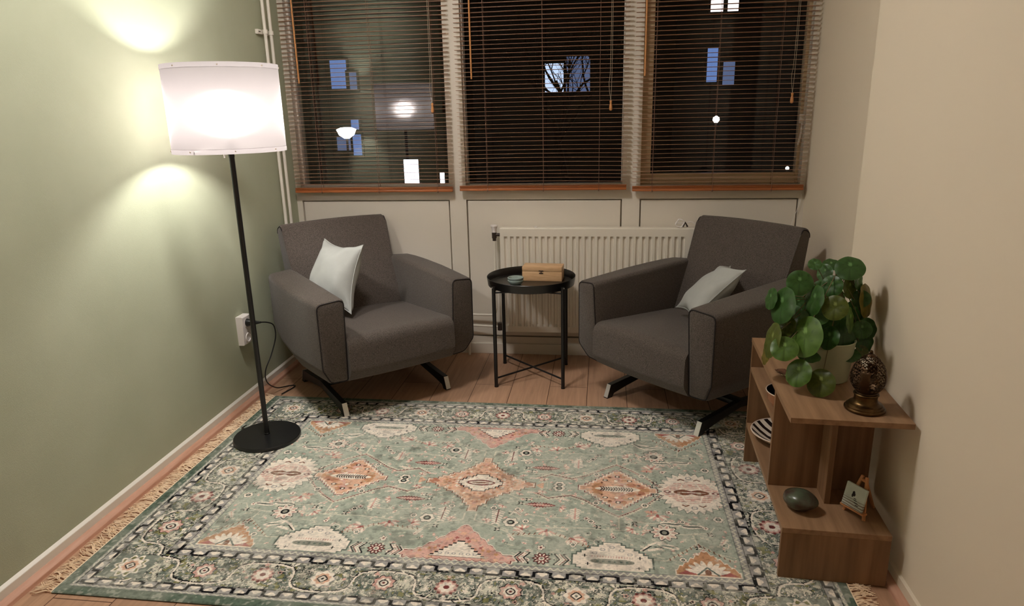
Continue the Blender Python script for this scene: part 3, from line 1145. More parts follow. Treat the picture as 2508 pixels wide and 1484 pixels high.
    def bud(cx, cy, r, col='cream', core='black', hole='field'):
        flower(cx, cy, r * 1.13, 6, 0.1, 'dark')
        flower(cx, cy, r, 6, 0.1, col)
        ell(cx, cy, r * 0.5, r * 0.5, core)
        ell(cx, cy, r * 0.26, r * 0.26, hole)

    def fern(cx, cy, h, w, col='cream', spine='maroon', rot=0.0):
        co, si = math.cos(rot), math.sin(rot)
        T = lambda x, y: (cx + x * co - y * si, cy + x * si + y * co)
        for k in range(-3, 4):
            y = k * h / 7
            ww = w * (1 - 0.08 * (k + 3))
            line([T(-ww, y + h * 0.10), T(0, y), T(ww, y + h * 0.10)], h * 0.085, col)
        line([T(0, -h * 0.5), T(0, h * 0.42)], w * 0.26, spine)

    def palm(cx, cy, r, col='pink', col2='cream', rot=0.0):
        co, si = math.cos(rot), math.sin(rot)
        T = lambda x, y: (cx + x * co - y * si, cy + x * si + y * co)
        for k, a in enumerate((-1.2, -0.8, -0.4, 0.0, 0.4, 0.8, 1.2)):
            x_, y_ = T(r * math.sin(a) * 0.75, r * math.cos(a) * 0.75)
            ell(x_, y_, r * 0.15, r * 0.42, col if k % 2 == 0 else col2, rot - a)
        ell(*T(0, r * 0.25), r * 0.16, r * 0.3, 'red', rot)

    def lance(cx, cy, l, w, s):
        sl = W(cx - l, cx + l, cy - w * 2, cy + w * 2)
        if sl is None:
            return
        x = (A[sl] - cx) * s; y = Bq[sl] - cy
        prof = w * np.clip(1 - np.abs(x / l) ** 2.2, 0, 1) * (0.75 + 0.25 * np.cos(x / l * 30))
        put(sl, np.abs(y) < prof + 0.004, 'maroon')
        put(sl, np.abs(y) < prof * 0.55, 'pink')

    def chev(cx, cy, s, d):
        for k in range(3):
            x = cx + d * k * s * 0.42
            line([(x - d * s * 0.5, cy + s * 0.75), (x + d * s * 0.0, cy), (x - d * s * 0.5, cy - s * 0.75)][::1], s * 0.24, 'cream' if k % 2 else 'black')
            line([(x - d * s * 0.4, cy + s * 0.72), (x + d * s * 0.1, cy), (x - d * s * 0.4, cy - s * 0.72)], s * 0.10, 'cream' if k % 2 == 0 else 'maroon')

    def diaflower(cx, cy, s):
        line([(cx - s, cy), (cx, cy + s), (cx + s, cy), (cx, cy - s), (cx - s, cy)], s * 0.3, 'cream')

    # ---- field scatter of small filler
    for k in range(420):
        x_, y_ = r_.uniform(0.03, 0.855), r_.uniform(0.02, 0.455)
        q = r_.random()
        s_ = r_.uniform(0.005, 0.0095)
        if q < 0.35:
            flower(x_, y_, s_, 4, 0.3, 'pale', PI / 4)
        elif q < 0.5:
            ell(x_, y_, s_ * 0.8, s_ * 0.6, 'dark')
            ell(x_, y_, s_ * 0.3, s_ * 0.3, 'pale')
        elif q < 0.68:
            palm(x_, y_, s_ * 1.3, 'cream', 'pink', r_.uniform(0, 6))
        elif q < 0.82:
            ell(x_, y_, s_, s_ * 0.6, 'pink', r_.uniform(0, 3))
            ell(x_, y_, s_ * 0.5, s_ * 0.3, 'cream')
        else:
            line([(x_ - s_ * 1.5, y_), (x_ + s_ * 1.5, y_ + s_)], 0.003, 'pale')
    for k in range(46):
        x_, y_ = r_.uniform(0.06, 0.84), r_.uniform(0.03, 0.45)
        s_ = r_.uniform(0.010, 0.017); a_ = r_.uniform(0, 6.28)
        q = k % 4
        if q == 0:
            flower(x_, y_, s_ * 0.95, 5, 0.2, 'black'); flower(x_, y_, s_ * 0.82, 5, 0.2, 'cream'); ell(x_, y_, s_ * 0.28, s_ * 0.28, 'maroon')
        elif q == 1:
            fern(x_, y_, s_ * 2.6, s_ * 0.55, 'cream', 'pink', a_)
        elif q == 2:
            curve(lambda t_: (x_ + s_ * 2.2 * (t_ - 0.5) * math.cos(a_) - s_ * math.sin(3 * t_) * math.sin(a_), y_ + s_ * 2.2 * (t_ - 0.5) * math.sin(a_) + s_ * math.sin(3 * t_) * math.cos(a_)), 10, 0.0032, 'cream')
            ell(x_, y_, 0.004, 0.003, 'black')
        else:
            palm(x_, y_, s_ * 1.25, 'pink', 'cream', a_)
    # ---- thin vine lines
    vw = 0.0042
    line([(0.20, 0.245), (0.235, 0.272), (0.30, 0.262), (0.385, 0.255), (0.508, 0.258), (0.60, 0.256), (0.635, 0.254), (0.72, 0.262), (0.80, 0.246), (0.82, 0.215)], vw, 'pale')
    line([(0.508, 0.180), (0.508, 0.258)], vw, 'pale')
    line([(0.745, 0.262), (0.752, 0.305)], vw, 'pale')
    line([(0.10, 0.06), (0.15, 0.09), (0.24, 0.085), (0.30, 0.06), (0.34, 0.05)], vw, 'pale')
    line([(0.20, 0.19), (0.27, 0.205), (0.36, 0.2), (0.365, 0.225)], vw, 'pale')
    line([(0.54, 0.205), (0.64, 0.208), (0.70, 0.222), (0.76, 0.205)], vw, 'pale')
    line([(0.02, 0.205), (0.02, 0.245), (0.09, 0.27), (0.16, 0.315), (0.25, 0.322), (0.31, 0.30), (0.37, 0.335), (0.43, 0.365)], vw, 'pale')
    for (p, q) in (((0.16, 0.315), (0.30, 0.30)), ((0.30, 0.30), (0.42, 0.37))):
        line([p, q], 0.0045, 'pale')
        for k in range(9):
            t_ = k / 8
            x_, y_ = p[0] + (q[0] - p[0]) * t_, p[1] + (q[1] - p[1]) * t_
            line([(x_, y_), (x_ + 0.004, y_ - 0.010)], 0.004, 'brown')
    line([(0.585, 0.40), (0.65, 0.405), (0.70, 0.36), (0.755, 0.305), (0.80, 0.35), (0.85, 0.385)], 0.005, 'pale')
    for k in range(14):
        t_ = k / 13
        x_ = 0.66 + 0.18 * t_
        y_ = 0.395 - abs(1 - abs(x_ - 0.755) / 0.1) * 0.088 if abs(x_ - 0.755) < 0.1 else 0.395
        line([(x_, y_), (x_ + 0.002, y_ + 0.010)], 0.004, 'brown')
    # ---- central medallion
    stepd(0, 0, 0.225, 0.205, 0.0125, 'peach', 'brown', 0.0065, 0.70)
    stepd(0, 0, 0.225, 0.205, 0.0125, 'peach', 'cream', 0.0035, 0.70)
    stepd(0, 0, 0.150, 0.120, 0.0125, 'peach', None, 0.004, 1.0)
    ell(0.178, 0.0, 0.022, 0.022, 'rust', 0, 1.0)
    for k in range(90):
        a = r_.uniform(0, PI / 2); q = r_.uniform(0.35, 0.95)
        x_, y_ = 0.19 * q * math.cos(a), 0.19 * q * math.sin(a)
        if (x_ / 0.19) ** .9 + (y_ / 0.185) ** .9 < 0.95:
            flower(x_, y_, r_.uniform(0.004, 0.0085), 4, 0.25, ['cream', 'rust', 'orange', 'pink'][int(r_.integers(4))])
    stepd(0, 0, 0.092, 0.066, 0.0115, 'cream', 'black', 0.0035)
    ell(0, 0, 0.056, 0.021, 'maroon', 0, 1.6)
    ell(0, 0, 0.046, 0.012, 'cream', 0, 1.6)
    ell(0, 0, 0.036, 0.005, 'brown', 0, 1.6)
    for x_ in (0.02, 0.05):
        flower(x_, 0.038 - x_ * 0.2, 0.005, 4, 0.3, 'pink')
    line([(0.215, 0.0), (0.232, 0.014), (0.232, 0.0)], 0.01, 'peach')
    line([(0.236, 0.02), (0.25, 0.028), (0.25, -0.028)], 0.004, 'pale')
    # ---- side diamond
    cx = 0.508
    fr = [(cx, 0.180), (cx + 0.06, 0.135), (cx + 0.11, 0.085), (cx + 0.16, 0.02)]
    line(fr, 0.010, 'pink'); line(fr, 0.004, 'black')
    fr2 = [(cx, 0.180), (cx - 0.06, 0.135), (cx - 0.12, 0.085), (cx - 0.17, 0.06), (cx - 0.25, 0.085), (cx - 0.29, 0.055)]
    line(fr2, 0.010, 'pink'); line(fr2, 0.004, 'black')
    for P in (fr, fr2):
        for (p, q) in zip(P, P[1:]):
            for k in range(6):
                t_ = k / 6
                ell(p[0] + (q[0] - p[0]) * t_, p[1] + (q[1] - p[1]) * t_ + 0.006, 0.005, 0.005, 'pale')
    stepd(cx, 0, 0.142, 0.136, 0.0125, 'peach', 'maroon', 0.0075, 0.88)
    stepd(cx, 0, 0.142, 0.136, 0.0125, 'peach', 'cream', 0.0045, 0.88)
    for k in range(60):
        x_, y_ = cx + r_.uniform(-0.13, 0.13), r_.uniform(0.0, 0.12)
        if (abs(x_ - cx) / 0.135) ** .9 + (y_ / 0.13) ** .9 < 0.92:
            ell(x_, y_, r_.uniform(0.008, 0.018), r_.uniform(0.006, 0.012), ['rust', 'orange', 'pink', 'rust'][int(r_.integers(4))])
    for k in range(46):
        x_, y_ = cx + r_.uniform(-0.12, 0.12), r_.uniform(0.022, 0.12)
        if abs(x_ - cx) / 0.135 + y_ / 0.13 < 0.86:
            ell(x_, y_, r_.uniform(0.004, 0.010), r_.uniform(0.004, 0.008), ['orange', 'peach', 'brown', 'pink', 'orange', 'cream'][int(r_.integers(6))])
    for (dx, dy) in ((0, 0.088), (0.045, 0.06), (-0.045, 0.06)):
        ell(cx + dx, dy, 0.010, 0.008, 'black'); ell(cx + dx, dy, 0.006, 0.005, 'cream')
    ell(cx, 0, 0.083, 0.021, 'cream', 0, 1.5)
    for k in range(-6, 7):
        line([(cx + k * 0.0092 - 0.006, 0.011), (cx + k * 0.0092, 0.0)], 0.0045, 'black')
    line([(cx - 0.062, 0), (cx + 0.062, 0)], 0.004, 'brown')
    # ---- cream serrated medallion
    cx = 0.771
    star(cx, 0, 0.127, 0.145, 26, 0.17, 'dark')
    star(cx, 0, 0.122, 0.140, 26, 0.17, 'cream')
    for k in range(14):
        y_ = 0.008 + 0.0042 * k
        w_ = 0.105 * (1 - (k / 26.0))
        if k % 3 != 1:
            line([(cx - w_, y_), (cx - w_ * 0.45, y_ + 0.004)], 0.0035, 'pink')
            line([(cx + w_, y_), (cx + w_ * 0.45, y_ + 0.004)], 0.0035, 'pink')
            line([(cx - w_ * 0.3, y_ + .014), (cx + w_ * 0.3, y_ + 0.014)], 0.003, 'pink')
    for dx in (-0.028, 0.028):
        ell(cx + dx, 0, 0.036, 0.020, 'brown', 0, 1.4)
    ell(cx, 0, 0.03, 0.010, 'maroon', 0, 1.4)
    ell(cx, 0, 0.05, 0.0028, 'cream', 0, 2)
    for dx in (-0.085, 0.085):
        ell(cx + dx, 0, 0.015, 0.010, 'maroon', 0, 1.2); ell(cx + dx, 0, 0.008, 0.005, 'cream', 0, 1.2)
    ell(cx, 0.10, 0.012, 0.010, 'lav'); ell(cx, 0.10, 0.007, 0.006, 'cream')
    for dx in (-0.03, 0.03):
        line([(cx + dx, 0.092), (cx + dx * 0.6, 0.084)], 0.006, 'brown')
        line([(cx + dx, 0.092), (cx + dx * 1.3, 0.084)], 0.006, 'brown')
    ell(cx, 0.05, 0.009, 0.007, 'pink')
    # ---- half medallion on the long side (centre)
    for st, (e, cc) in enumerate(((0.0065, 'cream'), (0.0025, 'maroon'), (0, 'pink'))):
        sl = W(0, 0.25, 0.26, 0.475)
        x = A[sl]; y = Bq[sl]
        lob = 0.010 * np.abs(np.sin(PI * x / 0.030))
        top = 0.458 - 0.180 * np.clip(1 - x / 0.172, 0, 1) ** 1.15 - lob - e
        tail = (x < 0.212 + e) & (np.abs(y - 0.440) < 0.012 * np.clip((0.222 - x) / 0.05, 0.4, 1) + e)
        put(sl, ((y > top) & (x < 0.172 + e) & (y < 0.458 + 0.006 * np.abs(np.sin(PI * x / 0.026)) + e)) | tail, cc)
    for k in range(70):
        x_, y_ = r_.uniform(0, 0.15), r_.uniform(0.29, 0.455)
        if (0.470 - y_) < 0.172 * (1 - x_ / 0.168):
            flower(x_, y_, r_.uniform(0.005, 0.010), 5, 0.2, ['red', 'rust', 'peach', 'peach', 'orange', 'pink'][int(r_.integers(6))])
    sl = W(0, 0.12, 0.33, 0.47)
    x = A[sl]; y = Bq[sl]
    q = (np.floor(x / 0.0125) + 0.5) * 0.0125
    put(sl, (y > 0.447 - 0.088 * np.clip(1 - q / 0.088, 0, 1) - 0.003) & (y < 0.45) & (x < 0.09), 'black')
    put(sl, (y > 0.450 - 0.088 * np.clip(1 - q / 0.088, 0, 1)) & (y < 0.447) & (x < 0.087), 'cream')
    for x_ in (0.012, 0.034, 0.056):
        ell(x_, 0.432, 0.007, 0.006, 'lav'); ell(x_, 0.432, 0.004, 0.003, 'cream')
    # ---- cream half medallion
    cx = 0.484
    for e, cc in ((0.0055, 'dark'), (0, 'cream')):
        sl = W(cx - 0.15, cx + 0.15, 0.30, 0.475)
        x = np.abs(A[sl] - cx); y = np.abs(Bq[sl] - 0.422)
        qx = (np.floor(np.maximum(x - e, 0) / 0.0135) + 0.5) * 0.0135
        qy = (np.floor(np.maximum(y - e, 0) / 0.0115) + 0.5) * 0.0115
        put(sl, ((qx / 0.128) ** 1.25 + (qy / 0.098) ** 1.25 < 1) & (Bq[sl] < 0.466), cc)
    ell(cx, 0.425, 0.068, 0.013, 'grey', 0, 2.5)
    for k in range(6):
        ell(cx - 0.045 + k * 0.018, 0.425, 0.004, 0.005, 'dark')
    for k in range(16):
        line([(cx - 0.062 + k * 0.0083, 0.405), (cx - 0.062 + k * 0.0083, 0.398)], 0.003, 'pink')
    for (dx, dy) in ((-0.03, 0.366), (0.0, 0.352), (0.03, 0.366), (-0.055, 0.385), (0.055, 0.385)):
        ell(cx + dx, dy, 0.009, 0.007, 'lav'); ell(cx + dx, dy, 0.006, 0.0045, 'cream')
    for (dx, dy) in ((-0.085, 0.40), (0.085, 0.40), (-0.075, 0.44), (0.08, 0.45)):
        flower(cx + dx, dy, 0.008, 4, 0.4, 'black')
    # ---- corner half palmette
    cx = 0.768
    for e, cc in ((0.005, 'cream'), (0, 'orange')):
        sl = W(cx - 0.11, cx + 0.11, 0.34, 0.475)
        x = np.abs(A[sl] - cx); y = Bq[sl]
        saw = np.abs(((x / 0.018) % 1.0) - 0.5) * 0.024
        top = 0.462 - 0.112 * np.clip(1 - x / 0.102, 0, 1) ** 0.9 + saw - 0.012
        put(sl, (y > top - e) & (y < 0.464 + e) & (x < 0.092 + e), cc)
    sl = W(cx - 0.11, cx + 0.11, 0.34, 0.475)
    x = np.abs(A[sl] - cx); y = Bq[sl]
    put(sl, (y > 0.40 + x * 0.1) & (y < 0.461) & (x > 0.035) & (x < 0.088) & (y > 0.462 - 0.75 * (0.09 - x)), 'red')
    for a in (-1.25, -0.9, -0.55, -0.2, 0.2, 0.55, 0.9, 1.25):
        ell(cx + 0.040 * math.sin(a), 0.458 - 0.036 * math.cos(a), 0.0085, 0.030, 'cream', a)
    ell(cx, 0.448, 0.010, 0.013, 'brown')
    line([(cx - 0.03, 0.46), (cx, 0.425), (cx + 0.03, 0.46)], 0.006, 'dark')
    # ---- chevrons and daisies
    cx = 0.266
    daisy(cx, 0.430, 0.028, 'maroon', 'cream', 'cream')
    chev(cx + 0.058, 0.430, 0.034, 1); chev(cx - 0.058, 0.430, 0.034, -1)
    for (dx, dy) in ((-0.02, 0.465), (0.03, 0.395), (-0.035, 0.395), (0.02, 0.46)):
        flower(cx + dx, dy, 0.008, 4, 0.35, 'pale', PI / 4)
    daisy(0.655, 0.256, 0.045, 'cream', 'pink', 'black')
    # ---- lances, ferns, palms, buds
    lance(0.235, 0.130, 0.05, 0.014, 1)
    palm(0.305, 0.140, 0.020, 'pink', 'cream', -1.2)
    fern(0.095, 0.215, 0.085, 0.020)
    fern(0.36, 0.175, 0.072, 0.017, 'cream', 'pink')
    palm(0.64, 0.152, 0.036, 'pink', 'cream', 0)
    palm(0.62, 0.13, 0.022, 'pink', 'peach', 0)
    palm(0.27, 0.275, 0.032, 'pink', 'cream', 0.3)
    palm(0.35, 0.315, 0.034, 'cream', 'pink', -1.0)
    palm(0.19, 0.285, 0.028, 'pink', 'cream', 2.6)
    palm(0.555, 0.245, 0.024, 'cream', 'pink', 1.0)
    for (x_, y_, r1) in ((0.145, 0.245, 0.027), (0.295, 0.012, 0.023), (0.415, 0.215, 0.012), (0.43, 0.10, 0.013), (0.60, 0.10, 0.016), (0.885, 0.12, 0.018), (0.84, 0.165, 0.018),
                         (0.075, 0.165, 0.013), (0.16, 0.165, 0.012), (0.665, 0.19, 0.010), (0.70, 0.395, 0.012), (0.36, 0.35, 0.012), (0.195, 0.235, 0.013), (0.72, 0.19, 0.010)):
        bud(x_, y_, r1)
    for (x_, y_) in ((0.165, 0.125), (0.19, 0.10), (0.105, 0.29), (0.56, 0.215), (0.64, 0.03), (0.645, 0.055), (0.44, 0.245), (0.755, 0.33), (0.80, 0.255)):
        flower(x_, y_, 0.013, 4, 0.42, 'black', PI / 4)
        flower(x_ + 0.002, y_, 0.006, 4, 0.3, 'cream', PI / 4)
    for (x_, y_, a) in ((0.66, 0.205, 0.15), (0.73, 0.215, -0.1), (0.64, 0.33, 0.3)):
        ell(x_ + 0.02, y_, 0.036, 0.011, 'cream', a); ell(x_ + 0.02, y_, 0.026, 0.005, 'field', a); line([(x_ - 0.01, y_), (x_ + 0.05, y_)], 0.003, 'black')
    line([(0.575, 0.36), (0.60, 0.33), (0.63, 0.31)], 0.008, 'cream'); line([(0.60, 0.355), (0.635, 0.345)], 0.012, 'cream')
    line([(0.58, 0.36), (0.605, 0.335), (0.645, 0.34)], 0.003, 'black')

    # ---- border: s in 0..1 across from field edge to rug edge
    sa = (A - S['a']) / (S['ea'] - S['a'])
    sb = (Bq - S['b']) / (S['eb'] - S['b'])
    s = np.maximum(sa, sb)
    side = sa > sb
    tt = np.where(side, Bq, A)
    wid = np.where(side, S['ea'] - S['a'], S['eb'] - S['b'])
    inb = s > 0

    def band(s0, s1):
        return inb & (s >= s0) & (s < s1)

    def setm(m, col):
        Q[m] = c[col]
    setm(inb, 'bord')
    # mottled main border
    mot = vn(A.shape, 5, 3) * 0.6 + vn(A.shape, 11, 4) * 0.4
    m = band(0.215, 0.70)
    setm(m, 'bord')
    setm(m & (mot > 0.58), 'dark')
    setm(m & (mot < 0.44), 'grey')
    setm(m & (mot < 0.36), 'pale')
    fine = vn(A.shape, 3, 8) * 0.5 + vn(A.shape, 6, 9) * 0.5
    setm(m & (np.abs(fine - 0.5) < 0.026), 'black')
    setm(m & (np.abs(fine - 0.60) < 0.032), 'cream')
    setm(m & (mot > 0.70), 'olive')
    # thin zigzag
    for (s0, s1) in ((0.0, 0.075), (0.82, 0.86)):
        m = band(s0, s1)
        setm(m, 'lav')
        cc = (s - s0) / (s1 - s0)
        tri = np.abs(((tt / 0.022) % 1) - 0.5) * 2
        setm(m & (np.abs(cc - 0.2 - tri * 0.6) < 0.17), 'pale')
        setm(m & ((cc < 0.10)), 'dark')
    # chain with white lobed links and black meander
    for (s0, s1, per) in ((0.075, 0.215, 0.050), (0.70, 0.82, 0.048)):
        m = band(s0, s1)
        setm(m, 'lav')
        cc = (s - (s0 + s1) / 2) / ((s1 - s0) / 2)
        ph = (tt / per) % 1.0
        kk = np.floor(tt / per) % 2
        # black square meander, smoothed
        wave = np.clip(np.sin(2 * PI * tt / (2 * per)) * 3.2, -1, 1) * 0.62
        dph = np.abs(ph - 0.0)
        dph = np.minimum(dph, 1 - dph)
        setm(m & ((np.abs(cc - wave) < 0.25) | ((dph < 0.09) & (np.abs(cc) < 0.7))), 'black')
        yy = np.where(kk > 0, 1, -1) * 0.12
        lob = np.hypot((ph - 0.5) * 1.9, (cc + yy) * 0.62) < 0.34
        lob |= np.hypot((ph - 0.30) * 3.0, (cc + yy * 2.5) * 0.9) < 0.32
        lob |= np.hypot((ph - 0.70) * 3.0, (cc + yy * 2.5) * 0.9) < 0.32
        setm(m & lob & ~(np.abs(cc - wave) < 0.16), 'cream')
        setm(m & (np.abs(np.abs(cc) - 0.95) < 0.06), 'black')
    m = band(0.86, 2)
    setm(m, 'edge')
    # main border motifs
    def border_pt(sd, t_, k_):
        """sd 'a' or 'b'; k_ -1..1 across the main band"""
        s_ = 0.458 + 0.225 * k_
        if sd == 'a':
            return (S['a'] + s_ * (S['ea'] - S['a']), t_)
        return (t_, S['b'] + s_ * (S['eb'] - S['b']))

    def rosette(x_, y_, R, kind, sd):
        if kind == 0:
            star(x_, y_, R * 1.12, R * 1.12, 8, 0.24, 'black'); star(x_, y_, R * 1.02, R * 1.02, 8, 0.24, 'pink')
            star(x_, y_, R * 0.7, R * 0.7, 8, 0.2, 'cream'); ell(x_, y_, R * 0.46, R * 0.46, 'black', 0, 1.5); ell(x_, y_, R * 0.32, R * 0.32, 'cream', 0, 1.5); ell(x_, y_, R * 0.14, R * 0.14, 'maroon')
        elif kind == 1:
            flower(x_, y_, R * 1.2, 8, 0.10, 'lav'); flower(x_, y_, R * 1.12, 8, 0.10, 'cream')
            star(x_, y_, R * 0.78, R * 0.78, 8, 0.2, 'peach')
            ell(x_, y_, R * 0.52, R * 0.52, 'black', 0, 1.2); ell(x_, y_, R * 0.38, R * 0.38, 'cream', 0, 1.2); ell(x_, y_, R * 0.18, R * 0.18, 'black', 0, 1.2)
        else:
            star(x_, y_, R * 1.1, R * 1.1, 10, 0.22, 'maroon'); flower(x_, y_, R * 0.95, 10, 0.1, 'pink'); star(x_, y_, R * 0.72, R * 0.72, 8, 0.22, 'cream')
            ell(x_, y_, R * 0.26, R * 0.26, 'maroon')

    per = 0.190
    for sd, lim in (('b', 1.10), ('a', 0.66)):
        n = int(lim / per) + 2
        R = 0.039 if sd == 'a' else 0.034
        # scroll vine
        kk = 0
        def vine(t_):
            return border_pt(sd, t_, 0.92 * math.sin(2 * PI * (t_ / (2 * per)) + PI / 2 + (0 if sd == 'b' else 0.4)) ** 1)
        pts = [vine(0.004 * i) for i in range(int(lim / 0.004))]
        sq = []
        for i in range(int(lim / 0.004)):
            t_ = 0.004 * i
            ph = 2 * PI * (t_ / (2 * per))
            cq = math.cos(ph)
            sq.append(border_pt(sd, t_ + 0.022 * math.sin(2 * ph), 0.92 * math.copysign(abs(cq) ** 0.55, cq)))
        line(sq, 0.010, 'black')
        line([(p[0] + (0.004 if sd == 'a' else 0.0), p[1] + (0 if sd == 'a' else 0.004)) for p in sq], 0.0065, 'cream')
        for i in range(0, len(sq), 4):
            x_, y_ = sq[i]
            line([(x_, y_), (x_ + r_.uniform(-0.012, 0.012), y_ + r_.uniform(-0.012, 0.012))], 0.004, 'black' if i % 8 else 'cream')
        for i in range(n):
            t_ = per * i
            if t_ > (0.86 if sd == 'b' else 0.45):
                continue
            x_, y_ = border_pt(sd, t_, 0.0)
            for k in range(12):
                a = r_.uniform(0, 6.28); q = r_.uniform(1.25, 2.1)
                if sd == 'a':
                    xx, yy = x_ + R * min(q, 1.5) * math.cos(a), y_ + R * q * math.sin(a)
                else:
                    xx, yy = x_ + R * q * math.cos(a), y_ + R * min(q, 1.35) * math.sin(a)
                flower(xx, yy, r_.uniform(0.006, 0.011), 5, 0.25, ['cream', 'pale', 'grey', 'pink', 'olive', 'pale'][int(r_.integers(6))])
                if k % 3 == 0:
                    ell(xx, yy, 0.004, 0.004, 'black')
            rosette(x_, y_, R, (i + (1 if sd == 'a' else 2)) % 3, sd)
    # corner rosette
    x_, y_ = (S['a'] + 0.458 * (S['ea'] - S['a']), S['b'] + 0.458 * (S['eb'] - S['b']))
    sl = W(x_ - 0.075, x_ + 0.075, y_ - 0.062, y_ + 0.062)
    put(sl, (np.abs(A[sl] - x_) < 0.07) & (np.abs(Bq[sl] - y_) < 0.056), 'bord')
    flower(x_, y_, 0.054, 10, 0.12, 'cream'); flower(x_, y_, 0.046, 10, 0.12, 'olive'); rosette(x_, y_, 0.034, 1, 'a')

    # mirror the quadrant out to the whole rug and add age
    nX = int((RX1 - RX0) / DX) + 1
    nY = int((RY1 - RY0) / DX) + 1
    xs = RX0 + np.arange(nX) * DX
    ys = RY0 + np.arange(nY) * DX
    ia = np.clip(np.round(np.abs(xs - RCX) / DX).astype(int), 0, na - 1)
    ib = np.clip(np.round(np.abs(ys - RCY) / DX).astype(int), 0, nb - 1)
    full = Q[ib][:, ia]
    shp = full.shape[:2]
    n1 = vn(shp, 90, 21); n2 = vn(shp, 24, 22); n3 = vn(shp, 7, 23); n4 = vn(shp, 2, 24)
    # worn pile: slight fading towards the ground tone and fine yarn grain
    fade = np.clip((n1 * 0.55 + n2 * 0.45 - 0.42) * 1.1, 0, 0.26)[..., None]
    ground = np.array(lin((186, 184, 172)), np.float32)
    n5 = vn(shp, 4, 41) * 0.5 + vn(shp, 9, 42) * 0.5
    fl = np.clip((n5 - 0.62) * 5, 0, 0.38)[..., None]
    full = full * (1 - fade) + ground * fade
    full = full * (1 - fl) + np.array(lin((206, 204, 190)), np.float32) * fl
    fd = np.clip((0.36 - n5) * 5, 0, 0.34)[..., None]
    full = full * (1 - fd * 0.7)
    dirt = (0.86 + 0.16 * n2 + 0.12 * n3 - 0.06)[..., None]
    grain = (0.90 + 0.20 * n4)[..., None]
    streak = np.random.default_rng(9).random((shp[0] // 2 + 2, shp[1] // 14 + 3)).astype(np.float32)
    st = streak[(np.arange(shp[0]) // 2)][:, (np.arange(shp[1]) // 14)][..., None]
    full = full * dirt * grain * (0.95 + 0.10 * st)
    dk = np.clip((vn(shp, 40, 31) * 0.6 + vn(shp, 12, 32) * 0.4 - 0.68) * 4.0, 0, 0.55)[..., None]
    full = full * (1 - dk * 0.55)
    return xs, ys, np.clip(full, 0, 1)


def build_rug():
    xs, ys, colr = paint_rug()
    nX, nY = len(xs), len(ys)
    t = thing('rug', 'large green patterned rug with cream fringes covering the floor', 'rug', (RCX, RCY, 0))
    X, Y = np.meshgrid(xs - RCX, ys - RCY)
    edge = np.minimum.reduce([X - (xs[0] - RCX), (xs[-1] - RCX) - X, Y - (ys[0] - RCY), (ys[-1] - RCY) - Y])
    Z = 0.0062 - 0.0025 * np.clip(1 - edge / 0.006, 0, 1) ** 2
    co = np.stack([X, Y, Z], -1).astype(np.float32).reshape(-1, 3)
    idx = np.arange(nX * nY).reshape(nY, nX)
    q = np.stack([idx[:-1, :-1], idx[:-1, 1:], idx[1:, 1:], idx[1:, :-1]], -1).reshape(-1, 4).astype(np.int32)
    me = bpy.data.meshes.new('pile')
    me.vertices.add(len(co))
    me.vertices.foreach_set('co', co.ravel())
    me.loops.add(q.size)
    me.loops.foreach_set('vertex_index', q.ravel())
    me.polygons.add(len(q))
    me.polygons.foreach_set('loop_start', np.arange(0, q.size, 4, dtype=np.int32))
    try:
        me.polygons.foreach_set('loop_total', np.full(len(q), 4, np.int32))
    except Exception:
        pass
    me.update(calc_edges=True)
    ca = me.color_attributes.new('pattern', 'FLOAT_COLOR', 'POINT')
    c4 = np.ones((nX * nY, 4), np.float32)
    c4[:, :3] = colr.reshape(-1, 3)
    ca.data.foreach_set('color', c4.ravel())
    m = bpy.data.materials.new('woven_rug_pattern')
    m.use_nodes = True
    nt = m.node_tree
    b = nt.nodes['Principled BSDF']
    at = nn(nt, 'ShaderNodeAttribute', attribute_name='pattern')
    nt.links.new(at.outputs['Color'], b.inputs['Base Color'])
    b.inputs['Roughness'].default_value = 0.95
    b.inputs['Specular IOR Level'].default_value = 0.12
    tc = nn(nt, 'ShaderNodeTexCoord')
    nz = nn(nt, 'ShaderNodeTexNoise')
    nz.inputs['Scale'].default_value = 260
    nt.links.new(tc.outputs['Object'], nz.inputs['Vector'])
    bp = nn(nt, 'ShaderNodeBump')
    bp.inputs['Strength'].default_value = 0.25
    bp.inputs['Distance'].default_value = 0.003
    nt.links.new(nz.outputs['Fac'], bp.inputs['Height'])
    nt.links.new(bp.outputs[0], b.inputs['Normal'])
    me.materials.append(m)
    o = bpy.data.objects.new('pile', me)
    COL.objects.link(o)
    o.parent = t
    obj('backing', B(xs[0] - RCX + 0.001, xs[-1] - RCX - 0.001, ys[0] - RCY + 0.001, ys[-1] - RCY - 0.001, 0.0003, 0.0036), M['backing'], t, smooth=False)
    for s in (-1, 1):
        bm = bmesh.new()
        xe = (xs[0] - RCX) if s < 0 else (xs[-1] - RCX)
        tube(bm, [(xe, ys[0] - RCY, 0.0035), (xe, ys[-1] - RCY, 0.0035)], 0.003, 6)
        y = ys[0] - RCY + 0.004
        r_ = random.Random(4 + s)
        while y < ys[-1] - RCY - 0.003:
            lean = r_.uniform(-0.018, 0.024)
            for k in range(5):
                l_ = r_.uniform(0.036, 0.066)
                e_ = lean + r_.uniform(-0.022, 0.022)
                y0 = y + r_.uniform(-0.003, 0.003)
                pts = [(xe, y0, 0.004), (xe + s * l_ * 0.35, y0 + e_ * 0.2 + r_.uniform(-.002, .002), 0.006 + r_.uniform(0, 0.004)),
                       (xe + s * l_ * 0.7, y0 + e_ * 0.65 + r_.uniform(-.009, .009), 0.004 + r_.uniform(0, 0.005)), (xe + s * l_, y0 + e_ * 1.1, 0.0022 + r_.uniform(0, 0.003))]
                tube(bm, pts, 0.0013, 4)
            y += 0.0115
        obj('fringe', bm, M['fringe'], t)


build_rug()

